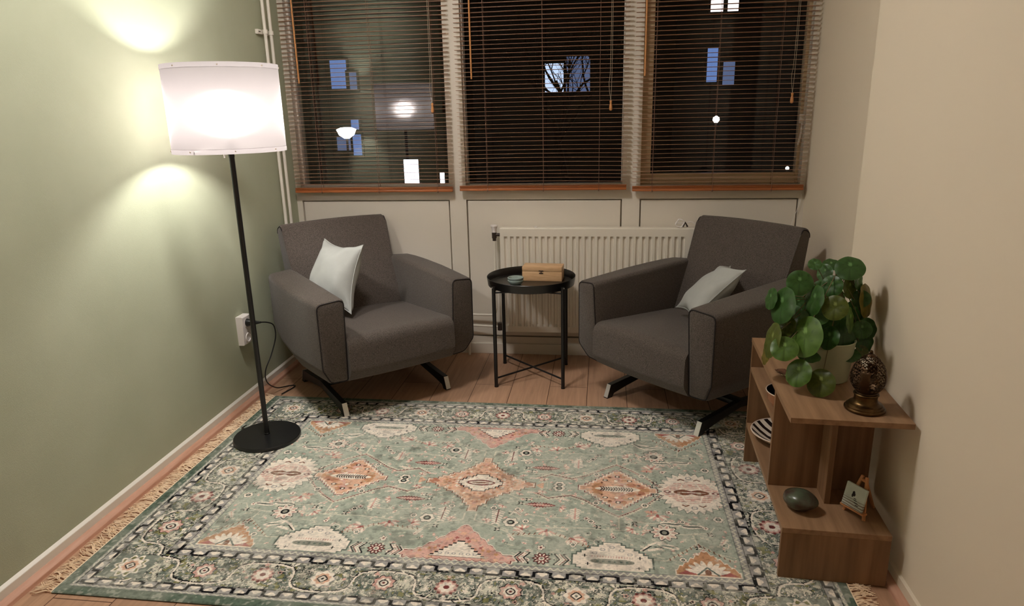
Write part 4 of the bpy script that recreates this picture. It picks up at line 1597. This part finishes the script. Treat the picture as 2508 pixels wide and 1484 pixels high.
# ------------------------------------------------------------------ stepped wooden shelf by the right wall
sx, sy = 2.2405, -1.89
srot = -math.atan2(0.035, 0.71)
t = thing('shelf_unit', 'low stepped wooden shelf unit against the right wall', 'shelf', (sx, sy, 0.0062), srot)
SW = 0.295
T_ = 0.0165
zl, zt = 0.166, 0.506
obj('top_board', B(-0.002, SW + 0.022, 0.012, 0.715, zt - T_, zt, bev=0.001), M['shelf_y'], t, smooth=False)
obj('lower_board', B(0.0, SW, 0.0, 0.700, zl - T_, zl, bev=0.001), M['shelf_y'], t, smooth=False)
obj('rear_end_panel', B(0.0, SW, 0.700, 0.7155, 0.0, zt - T_, bev=0.001), M['shelf_z'], t, smooth=False)
obj('front_end_panel', B(0.0, SW, 0.0005, T_, 0.0, zl - T_, bev=0.001), M['shelf_z'], t, smooth=False)
obj('upright_panel', B(0.0, SW, 0.238, 0.238 + T_, zl, zt - T_, bev=0.001), M['shelf_z'], t, smooth=False)
obj('upper_shelf', B(0.0, SW, 0.238 + T_, 0.700, 0.378, 0.378 + T_, bev=0.001), M['shelf_y'], t, smooth=False)
obj('divider', B(0.148, 0.148 + T_, 0.148, 0.238, zl, zt - T_, bev=0.001), M['shelf_z'], t, smooth=False)
SHM = Matrix.Translation((sx, sy, 0.0062)) @ Matrix.Rotation(srot, 4, 'Z')


def on_shelf(x, y, z):
    return tuple(SHM @ Vector((x, y, z)))


ZT = zt + 0.0062
ZL = zl + 0.0062

# bowls inside the shelf
p = on_shelf(0.064, 0.337, 0.3945)
t = thing('singing_bowl', 'copper coloured bowl with dark inside on the upper shelf', 'bowl', p)
bm = bmesh.new()
lathe(bm, [(0.003, 0.0), (0.036, 0.0), (0.056, 0.012), (0.068, 0.030), (0.071, 0.054), (0.0735, 0.058)], 40, cap1=False)
obj('outside', bm, M['brassbowl'], t)
bm = bmesh.new()
lathe(bm, [(0.0722, 0.058), (0.069, 0.052), (0.064, 0.030), (0.05, 0.016), (0.003, 0.008)], 40, cap0=False)
obj('inside', bm, M['inner_dark'], t)
bm = bmesh.new()
tube(bm, [(0.0728 * math.cos(a), 0.0728 * math.sin(a), 0.058) for a in [2 * PI * i / 48 for i in range(48)]], 0.0016, 6, closed=True)
obj('rim', bm, M['rim'], t)

m = mat('zebra_striped_glaze', rgb(236, 220, 204), 0.3)
nt = m.node_tree
tc = nn(nt, 'ShaderNodeTexCoord')
wv = nn(nt, 'ShaderNodeTexWave', wave_type='BANDS', bands_direction='X')
wv.inputs['Scale'].default_value = 8.5
wv.inputs['Distortion'].default_value = 1.6
wv.inputs['Detail'].default_value = 1
cr = nn(nt, 'ShaderNodeValToRGB')
cr.color_ramp.interpolation = 'CONSTANT'
cr.color_ramp.elements[0].color = rgb(30, 22, 22)
cr.color_ramp.elements[1].position = 0.42
cr.color_ramp.elements[1].color = rgb(232, 216, 200)
nt.links.new(tc.outputs['Object'], wv.inputs['Vector'])
nt.links.new(wv.outputs['Fac'], cr.inputs[0])
nt.links.new(cr.outputs[0], nt.nodes['Principled BSDF'].inputs['Base Color'])
p = on_shelf(0.106, 0.572, zl)
t = thing('striped_dish', 'black and white striped dish with pale rim on the lower shelf', 'dish', p, 0.7)
bm = bmesh.new()
lathe(bm, [(0.003, 0.0), (0.05, 0.0), (0.085, 0.012), (0.108, 0.030), (0.110, 0.032), (0.107, 0.033), (0.08, 0.017), (0.05, 0.006), (0.003, 0.005)], 48)
obj('dish_body', bm, m, t)
bm = bmesh.new()
tube(bm, [(0.1095 * math.cos(a), 0.1095 * math.sin(a), 0.0325) for a in [2 * PI * i / 56 for i in range(56)]], 0.0024, 6, closed=True)
obj('rim', bm, M['rim'], t)
p = on_shelf(0.066, 0.330, zl)
t = thing('black_bowl', 'small black bowl on the lower shelf in front of the striped dish', 'bowl', p)
bm = bmesh.new()
lathe(bm, [(0.003, 0.0), (0.022, 0.0), (0.038, 0.014), (0.046, 0.036), (0.044, 0.037), (0.034, 0.016), (0.003, 0.006)], 36)
obj('bowl_body', bm, M['black_bowl'], t)
bm = bmesh.new()
tube(bm, [(0.0452 * math.cos(a), 0.0452 * math.sin(a), 0.0368) for a in [2 * PI * i / 40 for i in range(40)]], 0.0012, 6, closed=True)
obj('rim', bm, M['rim'], t)

# stone
bm = bmesh.new()
bmesh.ops.create_uvsphere(bm, u_segments=36, v_segments=20, radius=1.0)
for v in bm.verts:
    d = v.co.normalized()
    k = 1 + 0.05 * math.sin(3 * d.x + 1.1) + 0.04 * math.sin(4 * d.y + 0.4) + 0.03 * math.sin(5 * d.z + d.x * 2)
    v.co = Vector((d.x * 0.052 * k, d.y * 0.039 * k, d.z * 0.031 * k))
zmin = min(v.co.z for v in bm.verts)
for v in bm.verts:
    v.co.z = max(v.co.z - zmin - 0.0015, 0.0)
o = obj('stone', bm, M['stone'])
o.location = (2.313, -1.787, ZL)
o.rotation_euler = (0, 0, -0.5)
tag(o, 'polished dark green stone on the low step of the shelf', 'stone')

# mini easel and its picture
ex, ey, ez = 2.463, -1.805, ZL
erot = -1.0
t = thing('tabletop_easel', 'miniature wooden easel on the low step of the shelf', 'easel', (ex, ey, ez), erot)
EH = 0.120
lean = 0.030


def bar(bm, a, b, w=0.0075, d=0.006):
    a, b = Vector(a), Vector(b)
    ax = (b - a).normalized()
    u = ax.cross(Vector((0, 1, 0))).normalized()
    v = ax.cross(u)
    loft(bm, [[tuple(p + u * su * w / 2 + v * sv * d / 2) for su, sv in ((-1, -1), (1, -1), (1, 1), (-1, 1))] for p in (a, b)])


for s in (-1, 1):
    bm = bmesh.new()
    bar(bm, (s * 0.034, 0.0, 0.0005), (s * 0.007, lean, EH))
    obj('leg', bm, M['easel'], t, smooth=False)
bm = bmesh.new()
bar(bm, (0.0, lean + 0.055, 0.0005), (0.0, lean + 0.005, EH - 0.012))
obj('leg', bm, M['easel'], t, smooth=False)
bm = bmesh.new()
bar(bm, (-0.012, lean - 0.003, EH - 0.012), (0.012, lean - 0.003, EH - 0.012), 0.007, 0.006)
obj('crosspiece', bm, M['easel'], t, smooth=False)
bm = bmesh.new()
box(bm, -0.040, 0.040, -0.013, 0.004, 0.020, 0.0265, bev=0.0008, seg=1)
obj('ledge', bm, M['easel'], t, smooth=False)

m = mat('small_canvas_painting', rgb(196, 206, 196), 0.7, var=0.12, vscale=40)
nt = m.node_tree
b_ = nt.nodes['Principled BSDF']
src = b_.inputs['Base Color'].links[0].from_socket
tc = nn(nt, 'ShaderNodeTexCoord')
sp = nn(nt, 'ShaderNodeSeparateXYZ')
nt.links.new(tc.outputs['Object'], sp.inputs[0])
wv = nn(nt, 'ShaderNodeTexWave', wave_type='BANDS', bands_direction='Z')
wv.inputs['Scale'].default_value = 42
wv.inputs['Distortion'].default_value = 2.5
wv.inputs['Detail'].default_value = 2
nt.links.new(tc.outputs['Object'], wv.inputs['Vector'])
lo = nn(nt, 'ShaderNodeMapRange')
lo.inputs['From Min'].default_value = 0.034
lo.inputs['From Max'].default_value = 0.022
nt.links.new(sp.outputs['Z'], lo.inputs[0])
mu = nn(nt, 'ShaderNodeMath', operation='MULTIPLY')
nt.links.new(lo.outputs[0], mu.inputs[0])
nt.links.new(wv.outputs['Fac'], mu.inputs[1])
mx = nn(nt, 'ShaderNodeMix', data_type='RGBA')
nt.links.new(mu.outputs[0], mx.inputs[0])
nt.links.new(src, mx.inputs[6])
mx.inputs[7].default_value = rgb(120, 104, 92)
nt.links.new(mx.outputs[2], b_.inputs['Base Color'])
PH = 0.070
Tm = Matrix.Translation((ex, ey, ez)) @ Matrix.Rotation(erot, 4, 'Z') @ Matrix.Translation((0, -0.0075, 0.0270)) @ Matrix.Rotation(-math.atan2(lean, EH), 4, 'X')
pt = thing('small_painting', 'tiny grey painting of a figure above water on the miniature easel', 'painting', (0, 0, 0))
pt.matrix_world = Tm
obj('canvas', B(-0.034, 0.034, -0.008, 0.0, 0.0, PH, bev=0.001), m, pt, smooth=False)
bm = bmesh.new()
M['ink'] = mat('dark_paint', rgb(34, 28, 30), 0.7)
for (x_, z_, a_, b2) in ((-0.004, 0.046, 0.004, 0.0055), (-0.006, 0.038, 0.003, 0.006), (-0.001, 0.041, 0.0035, 0.005)):
    rr = [(x_ + a_ * math.cos(q), -0.0086, z_ + b2 * math.sin(q)) for q in [2 * PI * i / 14 for i in range(14)]]
    loft(bm, [rr, [(p[0], -0.0079, p[2]) for p in rr]])
for (x_, z_, l_) in ((0.006, 0.026, 0.010), (0.010, 0.020, 0.012), (0.004, 0.031, 0.008), (0.014, 0.014, 0.01)):
    box(bm, x_ - l_ / 2, x_ + l_ / 2, -0.0085, -0.0079, z_ - 0.001, z_ + 0.001)
obj('painted_figure', bm, M['ink'], pt, smooth=False)

# pierced egg lantern
t = thing('egg_lantern', 'pierced brass egg shaped lantern on a round foot on the shelf top', 'lantern', (2.457, -1.803, ZT))
bm = bmesh.new()
lathe(bm, [(0.02, 0.0), (0.051, 0.0), (0.054, 0.003), (0.054, 0.007), (0.050, 0.010), (0.0495, 0.013), (0.045, 0.016), (0.044, 0.019), (0.036, 0.022), (0.032, 0.027), (0.030, 0.036),
           (0.031, 0.045), (0.034, 0.048), (0.032, 0.051), (0.02, 0.053)], 56)
obj('foot', bm, M['bronze'], t)
bm = bmesh.new()
nu, nv = 44, 26
H0, H1 = 0.049, 0.170
rings = []
for j in range(nv + 1):
    s = j / nv
    z = H0 + (H1 - H0) * s
    r = 0.0475 * (math.sin(PI * (s * 0.93 + 0.07) ** 0.86) ** 0.72) if 0 < s < 1 else (0.030 if s == 0 else 0.002)
    r = max(r, 0.002)
    off = 0.5 * (j % 2)
    rings.append([(r * math.cos(2 * PI * (i + off) / nu), r * math.sin(2 * PI * (i + off) / nu), z) for i in range(nu)])
vr = [[bm.verts.new(p) for p in r] for r in rings]
hole = []
for j in range(nv):
    for i in range(nu):
        k = (i + 1) % nu
        if j % 2 == 0:
            f = bm.faces.new((vr[j][i], vr[j][k], vr[j + 1][i], vr[j + 1][i - 1])) if False else bm.faces.new((vr[j][i], vr[j][k], vr[j + 1][i]))
            g = bm.faces.new((vr[j][k], vr[j + 1][k], vr[j + 1][i]))
        else:
            f = bm.faces.new((vr[j][i], vr[j + 1][k], vr[j + 1][i]))
            g = bm.faces.new((vr[j][i], vr[j][k], vr[j + 1][k]))
        if 4 <= j < nv - 2:
            a = 2 * PI * i / nu
            patch = math.sin(a * 4 + 0.8) > -0.45 or j > 15
            if patch:
                hole.append(f if (i + j) % 2 else g)
                if (i * 7 + j * 3) % 5 < 2:
                    hole.append(g if (i + j) % 2 else f)
hole = list(dict.fromkeys(hole))
res = bmesh.ops.inset_individual(bm, faces=hole, thickness=0.0011, depth=0.0)
bmesh.ops.delete(bm, geom=hole, context='FACES_ONLY')
egg = obj('pierced_egg', bm, M['bronze_dark'], t, angle=1.2)
sm = egg.modifiers.new('thickness', 'SOLIDIFY')
sm.thickness = 0.0012
bm = bmesh.new()
lathe(bm, [(0.004, 0.169), (0.005, 0.172), (0.003, 0.176), (0.001, 0.177)], 12)
obj('finial', bm, M['bronze'], t)

# ------------------------------------------------------------------ potted plant
PX, PY = 2.425, -1.566
t = thing('potted_plant', 'pilea plant with round green leaves in a pale pot on the shelf', 'plant', (PX, PY, ZT))
bm = bmesh.new()
lathe(bm, [(0.01, 0.0), (0.056, 0.0), (0.060, 0.003), (0.071, 0.125), (0.073, 0.130), (0.071, 0.132), (0.067, 0.130), (0.065, 0.108), (0.01, 0.106)], 48)
obj('pot', bm, M['pot'], t)
bm = bmesh.new()
lathe(bm, [(0.003, 0.118), (0.04, 0.117), (0.064, 0.113)], 32)
obj('soil', bm, M['soil'], t)


def leaf_material():
    m = bpy.data.materials.new('pilea_leaf')
    m.use_nodes = True
    nt = m.node_tree
    b = nt.nodes['Principled BSDF']
    at = nn(nt, 'ShaderNodeAttribute', attribute_name='leaf_color')
    nt.links.new(at.outputs['Color'], b.inputs['Base Color'])
    b.inputs['Roughness'].default_value = 0.38
    b.inputs['Specular IOR Level'].default_value = 0.4
    tr = nn(nt, 'ShaderNodeBsdfTranslucent')
    nt.links.new(at.outputs['Color'], tr.inputs[0])
    mx = nn(nt, 'ShaderNodeMixShader')
    mx.inputs[0].default_value = 0.28
    out = nt.nodes['Material Output']
    nt.links.new(b.outputs[0], mx.inputs[1])
    nt.links.new(tr.outputs[0], mx.inputs[2])
    nt.links.new(mx.outputs[0], out.inputs[0])
    return m


LEAVES = [(2.456, -1.57, 0.87, 0.0395, 0.0353, 0, 0), (2.312, -1.58, 0.824, 0.0357, 0.0357, 0, 0), (2.259, -1.6, 0.757, 0.0316, 0.0526, 0, 8), (2.315, -1.67, 0.681, 0.0402, 0.0574, 1, 8),
          (2.395, -1.66, 0.769, 0.0332, 0.0344, 2, 0), (2.258, -1.68, 0.647, 0.037, 0.035, 1, 0), (2.297, -1.7, 0.577, 0.0336, 0.039, 1, 0), (2.358, -1.72, 0.555, 0.0358, 0.0386, 2, 0),
          (2.346, -1.61, 0.778, 0.0258, 0.0436, 0, -15), (2.393, -1.64, 0.669, 0.0257, 0.034, 0, 0), (2.535, -1.56, 0.676, 0.0222, 0.0307, 0, 0), (2.51, -1.575, 0.677, 0.0263, 0.0263, 0, 0),
          (2.540, -1.53, 0.756, 0.0154, 0.0493, 3, 20), (2.505, -1.55, 0.768, 0.0254, 0.0254, 0, 0), (2.405, -1.58, 0.814, 0.0284, 0.0313, 0, 0), (2.475, -1.54, 0.8, 0.0178, 0.0318, 2, 0),
          (2.366, -1.53, 0.871, 0.0191, 0.017, 0, 0), (2.502, -1.53, 0.818, 0.0106, 0.0276, 0, 15), (2.231, -1.62, 0.652, 0.0203, 0.0508, 2, -20), (2.278, -1.6, 0.691, 0.0233, 0.0318, 2, 0),
          (2.343, -1.64, 0.61, 0.0302, 0.0176, 0, 0), (2.472, -1.6, 0.604, 0.0305, 0.022, 0, 0), (2.515, -1.58, 0.606, 0.0179, 0.0192, 2, 0), (2.353, -1.62, 0.733, 0.0374, 0.0291, 0, 0),
          (2.522, -1.565, 0.638, 0.0257, 0.03, 0, 0), (2.540, -1.54, 0.622, 0.0182, 0.0303, 0, 0), (2.456, -1.58, 0.661, 0.034, 0.0382, 0, 0), (2.235, -1.56, 0.767, 0.015, 0.0321, 0, 15),
          (2.459, -1.62, 0.72, 0.0091, 0.0372, 1, -8), (2.424, -1.5, 0.865, 0.0236, 0.0172, 0, 0), (2.224, -1.6, 0.6, 0.0112, 0.0323, 3, -10), (2.392, -1.58, 0.7, 0.0339, 0.0339, 0, 0),
          (2.444, -1.57, 0.698, 0.0319, 0.034, 0, 0), (2.495, -1.54, 0.725, 0.0257, 0.0299, 0, 0), (2.403, -1.51, 0.84, 0.0215, 0.0258, 0, 0), (2.31, -1.55, 0.707, 0.0259, 0.0345, 0, 0),
          (2.451, -1.57, 0.63, 0.03, 0.0257, 0, 0), (2.434, -1.5, 0.763, 0.0304, 0.0261, 2, 0), (2.336, -1.5, 0.739, 0.0263, 0.0263, 0, 0), (2.522, -1.5, 0.678, 0.0262, 0.0306, 0, 0),
          (2.474, -1.48, 0.834, 0.026, 0.0217, 0, 0), (2.413, -1.47, 0.772, 0.0309, 0.0309, 0, 0), (2.36, -1.44, 0.72, 0.034, 0.034, 0, 0), (2.46, -1.43, 0.74, 0.034, 0.034, 0, 0), (2.41, -1.45, 0.66, 0.034, 0.034, 0, 0)]


def build_leaves():
    verts, faces, cols = [], [], []
    stems = bmesh.new()
    r_ = random.Random(2)
    basec = [lin((56, 90, 40)), lin((82, 112, 46)), lin((84, 94, 36)), lin((120, 108, 46))]
    trunk_top = Vector((PX - 0.005, PY + 0.005, ZT + 0.26))
    tube(stems, [(0, 0, 0.10), (-0.004, 0.002, 0.19), (-0.006, 0.004, 0.32)], 0.0055, 8)
    NR, NS = 8, 34
    for (x, y, z, rx, ry, sh, rot) in LEAVES:
        x = min(x, WB - 0.030)
        c0 = Vector((x, y, z))
        cd = (CAM - c0).normalized()
        right = Vector((0, 0, 1)).cross(cd).normalized()
        up = cd.cross(right)
        rx, ry = rx * 1.1, ry * 1.1
        Rm = max(rx, ry)
        if rx < ry:
            ang = math.acos(max(0.15, rx / ry)) * (1 if x > PX else -1)
            nrm = (cd * math.cos(ang) + right * math.sin(ang)).normalized()
        else:
            ang = math.acos(max(0.3, ry / rx))
            nrm = (cd * math.cos(ang) + up * math.sin(ang)).normalized()
        nrm = (nrm + up * 0.12 + Vector((r_.uniform(-.05, .05), r_.uniform(-.05, .05), 0))).normalized()
        u = up - nrm * up.dot(nrm)
        u.normalize()
        v = nrm.cross(u)
        ra = math.radians(rot)
        u, v = u * math.cos(ra) + v * math.sin(ra), v * math.cos(ra) - u * math.sin(ra)
        # keep the leaf clear of the wall
        ext = Rm * math.sqrt(max(0.0, 1 - nrm.x ** 2))
        if c0.x + ext > WB - 0.006:
            c0.x = WB - 0.006 - ext
        low = Rm * math.sqrt(max(0.0, 1 - nrm.z ** 2))
        if c0.z - low < ZT + 0.004 and c0.x > sx:
            c0.z = ZT + 0.004 + low
        b0 = len(verts)
        att = 0.30 * Rm                                         # petiole joins above the centre
        bc = basec[sh]
        jit = r_.uniform(0.85, 1.15)
        verts.append(c0 - nrm * 0.003)
        cols.append(tuple(k * jit * 0.9 for k in bc))
        for i in range(1, NR + 1):
            q = i / NR
            for j in range(NS):
                th = 2 * PI * j / NS
                rr = Rm * q * (1 + 0.015 * math.sin(3 * th + rot))
                a, b = rr * math.cos(th), rr * math.sin(th)
                h = -0.003 + 0.006 * q - 0.30 * Rm * q ** 3.2 * 0.55 + 0.0012 * math.sin(7 * th + 2 * rot) * q ** 2
                verts.append(c0 + u * a + v * b + nrm * h)
                da, db = a - att, b
                th2 = math.atan2(db, -da)
                dist = math.hypot(da, db) / Rm
                vein = max(0.0, 1 - abs(((th2 / (2 * PI) * 9 + 0.5) % 1) - 0.5) * 2 * (2.2 + 6 * dist))
                k = jit * (1 + 0.10 * math.sin(5 * q + j)) * (1 - 0.35 * vein * (dist > 0.08)) * (1.15 if q > 0.93 else 1.0)
                if dist < 0.12:
                    cols.append(tuple(min(1, kk * 2.2 + 0.05) for kk in bc))
                else:
                    cols.append(tuple(kk * k for kk in bc))
        for j in range(NS):
            faces.append((b0, b0 + 1 + j, b0 + 1 + (j + 1) % NS))
        for i in range(NR - 1):
            for j in range(NS):
                p0 = b0 + 1 + i * NS
                k2 = (j + 1) % NS
                faces.append((p0 + j, p0 + NS + j, p0 + NS + k2, p0 + k2))
        # petiole
        s_ = Vector((PX, PY, ZT + r_.uniform(0.17, 0.34))) + Vector((-0.004, 0.003, 0))
        e_ = c0 + u * att - nrm * 0.006
        mid = (s_ + e_) / 2 + Vector((0, 0, 0.03)) - nrm * 0.015
        off = Vector((PX, PY, ZT))
        tube(stems, [p - off for p in smooth_path([s_, mid, e_], 6)], 0.0014, 5)
    off = Vector((PX, PY, ZT))
    me = bpy.data.meshes.new('foliage')
    me.from_pydata([tuple(v - off) for v in verts], [], faces)
    for p in me.polygons:
        p.use_smooth = True
    ca = me.color_attributes.new('leaf_color', 'FLOAT_COLOR', 'POINT')
    arr = np.ones((len(verts), 4), np.float32)
    arr[:, :3] = np.array(cols, np.float32)
    ca.data.foreach_set('color', arr.ravel())
    me.materials.append(leaf_material())
    o = bpy.data.objects.new('foliage', me)
    COL.objects.link(o)
    o.parent = t
    obj('stems', stems, M['stem'], t)


build_leaves()

# dried leaf scraps on the shelf top
bm = bmesh.new()
g = []
for i in range(7):
    row = []
    for j in range(5):
        u, v = i / 6, j / 4 - 0.5
        row.append(bm.verts.new((0.075 * (u - 0.5), 0.030 * v * math.sin(PI * (0.12 + 0.8 * u)), 0.0015 + 0.010 * abs(v) + 0.008 * math.sin(u * 5) ** 2)))
    g.append(row)
for i in range(6):
    for j in range(4):
        bm.faces.new((g[i][j], g[i + 1][j], g[i + 1][j + 1], g[i][j + 1]))
o = obj('dried_leaf', bm, M['dried'], angle=1.5)
mod = o.modifiers.new('thickness', 'SOLIDIFY')
mod.thickness = 0.001
o.location = (2.297, -1.556, ZT + 0.0008)
o.rotation_euler = (0, 0, -1.1)
tag(o, 'curled brown dried leaf on the shelf top left of the pot', 'leaf')
bm = bmesh.new()
tube(bm, smooth_path([(0.0, 0.0, 0.004), (0.010, -0.025, 0.010), (0.004, -0.055, 0.005), (0.015, -0.075, 0.003)]), 0.0022, 6)
o = obj('plant_twig', bm, M['paleleaf'])
o.location = (2.288, -1.560, ZT - 0.0005)
tag(o, 'short pale plant twig beside the brown dried leaf on the shelf', 'twig')

# ------------------------------------------------------------------ outside in the dark
bm = bmesh.new()
box(bm, -40, 40, 0.25, 60, -0.72, -0.62)
M['asphalt'] = mat('night_street', rgb(40, 40, 42), 0.9)
struct('ground', bm, M['asphalt'])
M['facade'] = mat('dark_facade', rgb(48, 44, 44), 0.9)
M['win_blue'] = emit('lit_window_blue', (0.16, 0.27, 0.62, 1), 0.40)
M['win_bluedim'] = emit('lit_window_dim_blue', (0.16, 0.22, 0.42, 1), 0.28)
M['win_pale'] = emit('lit_window_pale', (0.55, 0.68, 0.95, 1), 0.6)
M['win_pink'] = emit('lit_window_pink', (0.9, 0.74, 0.76, 1), 1.3)
M['win_white'] = emit('lit_entrance', (0.85, 0.84, 1.0, 1), 3.2)
M['win_warm'] = emit('street_lamp_glow', (1.0, 0.97, 0.9, 1), 6.0)


def house(label, x0, x1, wins, zr):
    t = thing('apartment_building', label, 'building', ((x0 + x1) / 2, 14.3, -0.62))
    xc = (x0 + x1) / 2
    obj('facade', B(x0 - xc, x1 - xc, 0.0, 6.0, 0.0, zr + 0.62), M['facade'], t, smooth=False)
    obj('roof', B(x0 - xc - 0.1, x1 - xc + 0.1, -0.2, 6.1, zr + 0.62, zr + 0.85), M['facade'], t, smooth=False)
    for (a, b, c_, d, m_) in wins:
        bm = bmesh.new()
        w_ = 0.05
        box(bm, a - xc - w_, a - xc, -0.06, 0.0, c_ + .62 - w_, d + .62 + w_)
        box(bm, b - xc, b - xc + w_, -0.06, 0.0, c_ + .62 - w_, d + .62 + w_)
        box(bm, a - xc, b - xc, -0.06, 0.0, c_ + .62 - w_, c_ + .62)
        box(bm, a - xc, b - xc, -0.06, 0.0, d + .62, d + .62 + w_)
        f = obj('window', bm, M['facade'], t, smooth=False)
        obj('pane', B(a - xc, b - xc, -0.03, -0.005, c_ + .62, d + .62), m_, f, smooth=False)
    return t


house('dark building seen through the left blind with blue lit windows', -9.0, -2.0,
      [(-5.323, -4.877, 1.992, 2.692, M['win_blue']), (-4.868, -4.624, 1.951, 2.39, M['win_bluedim']), (-5.308, -4.919, 0.425, 0.783, M['win_bluedim']),
       (-4.873, -4.627, 0.293, 0.83, M['win_blue']), (-4.881, -4.661, 0.958, 1.21, M['win_blue']), (-3.522, -3.121, -0.461, 0.166, M['win_white']),
       (-2.557, -2.434, -0.469, -0.186, M['win_white'])], 6.0)
house('dark building seen through the middle blind with one pale lit window', -1.6, 3.0, [(0.239, 0.70, 1.767, 2.45, M['win_pale']), (0.76, 1.354, 1.767, 2.598, M['win_bluedim'])], 6.0)
house('dark building seen through the right blind with blue lit windows', 3.4, 9.5,
      [(4.154, 4.402, 1.914, 2.687, M['win_blue']), (4.537, 4.813, 1.83, 2.374, M['win_bluedim']), (4.171, 4.46, 3.49, 4.3, M['win_pink']), (4.56, 4.81, 3.49, 4.3, M['win_pink'])], 6.0)


def street_light(label, x, y, z, r, bowl):
    t = thing('street_lamp', label, 'street lamp', (x, y, -0.62))
    h = z + 0.62
    bm = bmesh.new()
    tube(bm, [(0, 0, 0), (0, 0, h - r * 0.9)], 0.03, 8)
    obj('post', bm, M['facade'], t)
    bm = bmesh.new()
    if bowl:
        lathe(bm, [(r * 0.25, -r * 0.9), (r * 0.75, -r * 0.55), (r, 0.0), (r * 0.6, r * 0.18), (0.01, r * 0.22)], 20, (0, 0, h))
    else:
        lathe(bm, [(r * 0.5, -r), (r, -r * 0.3), (r * 0.9, r * 0.5), (0.01, r)], 16, (0, 0, h))
    obj('lantern', bm, M['win_warm'], t)


street_light('bowl shaped street lamp glowing behind the left blind', -4.55, 13.0, 0.99, 0.24, True)
street_light('small white street lamp glowing behind the right blind', 4.25, 13.0, 1.06, 0.075, False)
street_light('tiny low garden light in the bottom right corner of the right window', 5.9, 13.0, -0.06, 0.04, False)

# bare tree before the pale window
t = thing('bare_tree', 'bare winter tree outside the middle window', 'tree', (0.95, 11.0, -0.62))
bm = bmesh.new()
rt = random.Random(12)


def branch(p, d, l, r, dep):
    pts = [Vector(p)]
    dd = Vector(d)
    for k in range(5):
        dd = (dd + Vector((rt.uniform(-.22, .22), rt.uniform(-.22, .22), rt.uniform(-.05, .16)))).normalized()
        pts.append(pts[-1] + dd * l / 5)
    tube(bm, pts, r, 6, taper=lambda s: 1 - 0.5 * s)
    if dep > 0:
        for k in range(4 if dep > 1 else 3):
            i = rt.randint(2, 5)
            a = rt.uniform(0, 2 * PI)
            nd = (dd + Vector((math.cos(a), math.sin(a) * 0.6, rt.uniform(-.1, .5))) * 0.9).normalized()
            branch(pts[i], nd, l * 0.66, r * 0.52, dep - 1)


branch((0, 0, 0), (0, 0, 1), 2.2, 0.09, 5)
obj('branches', bm, mat('dark_bark', rgb(36, 32, 30), 0.9), t)
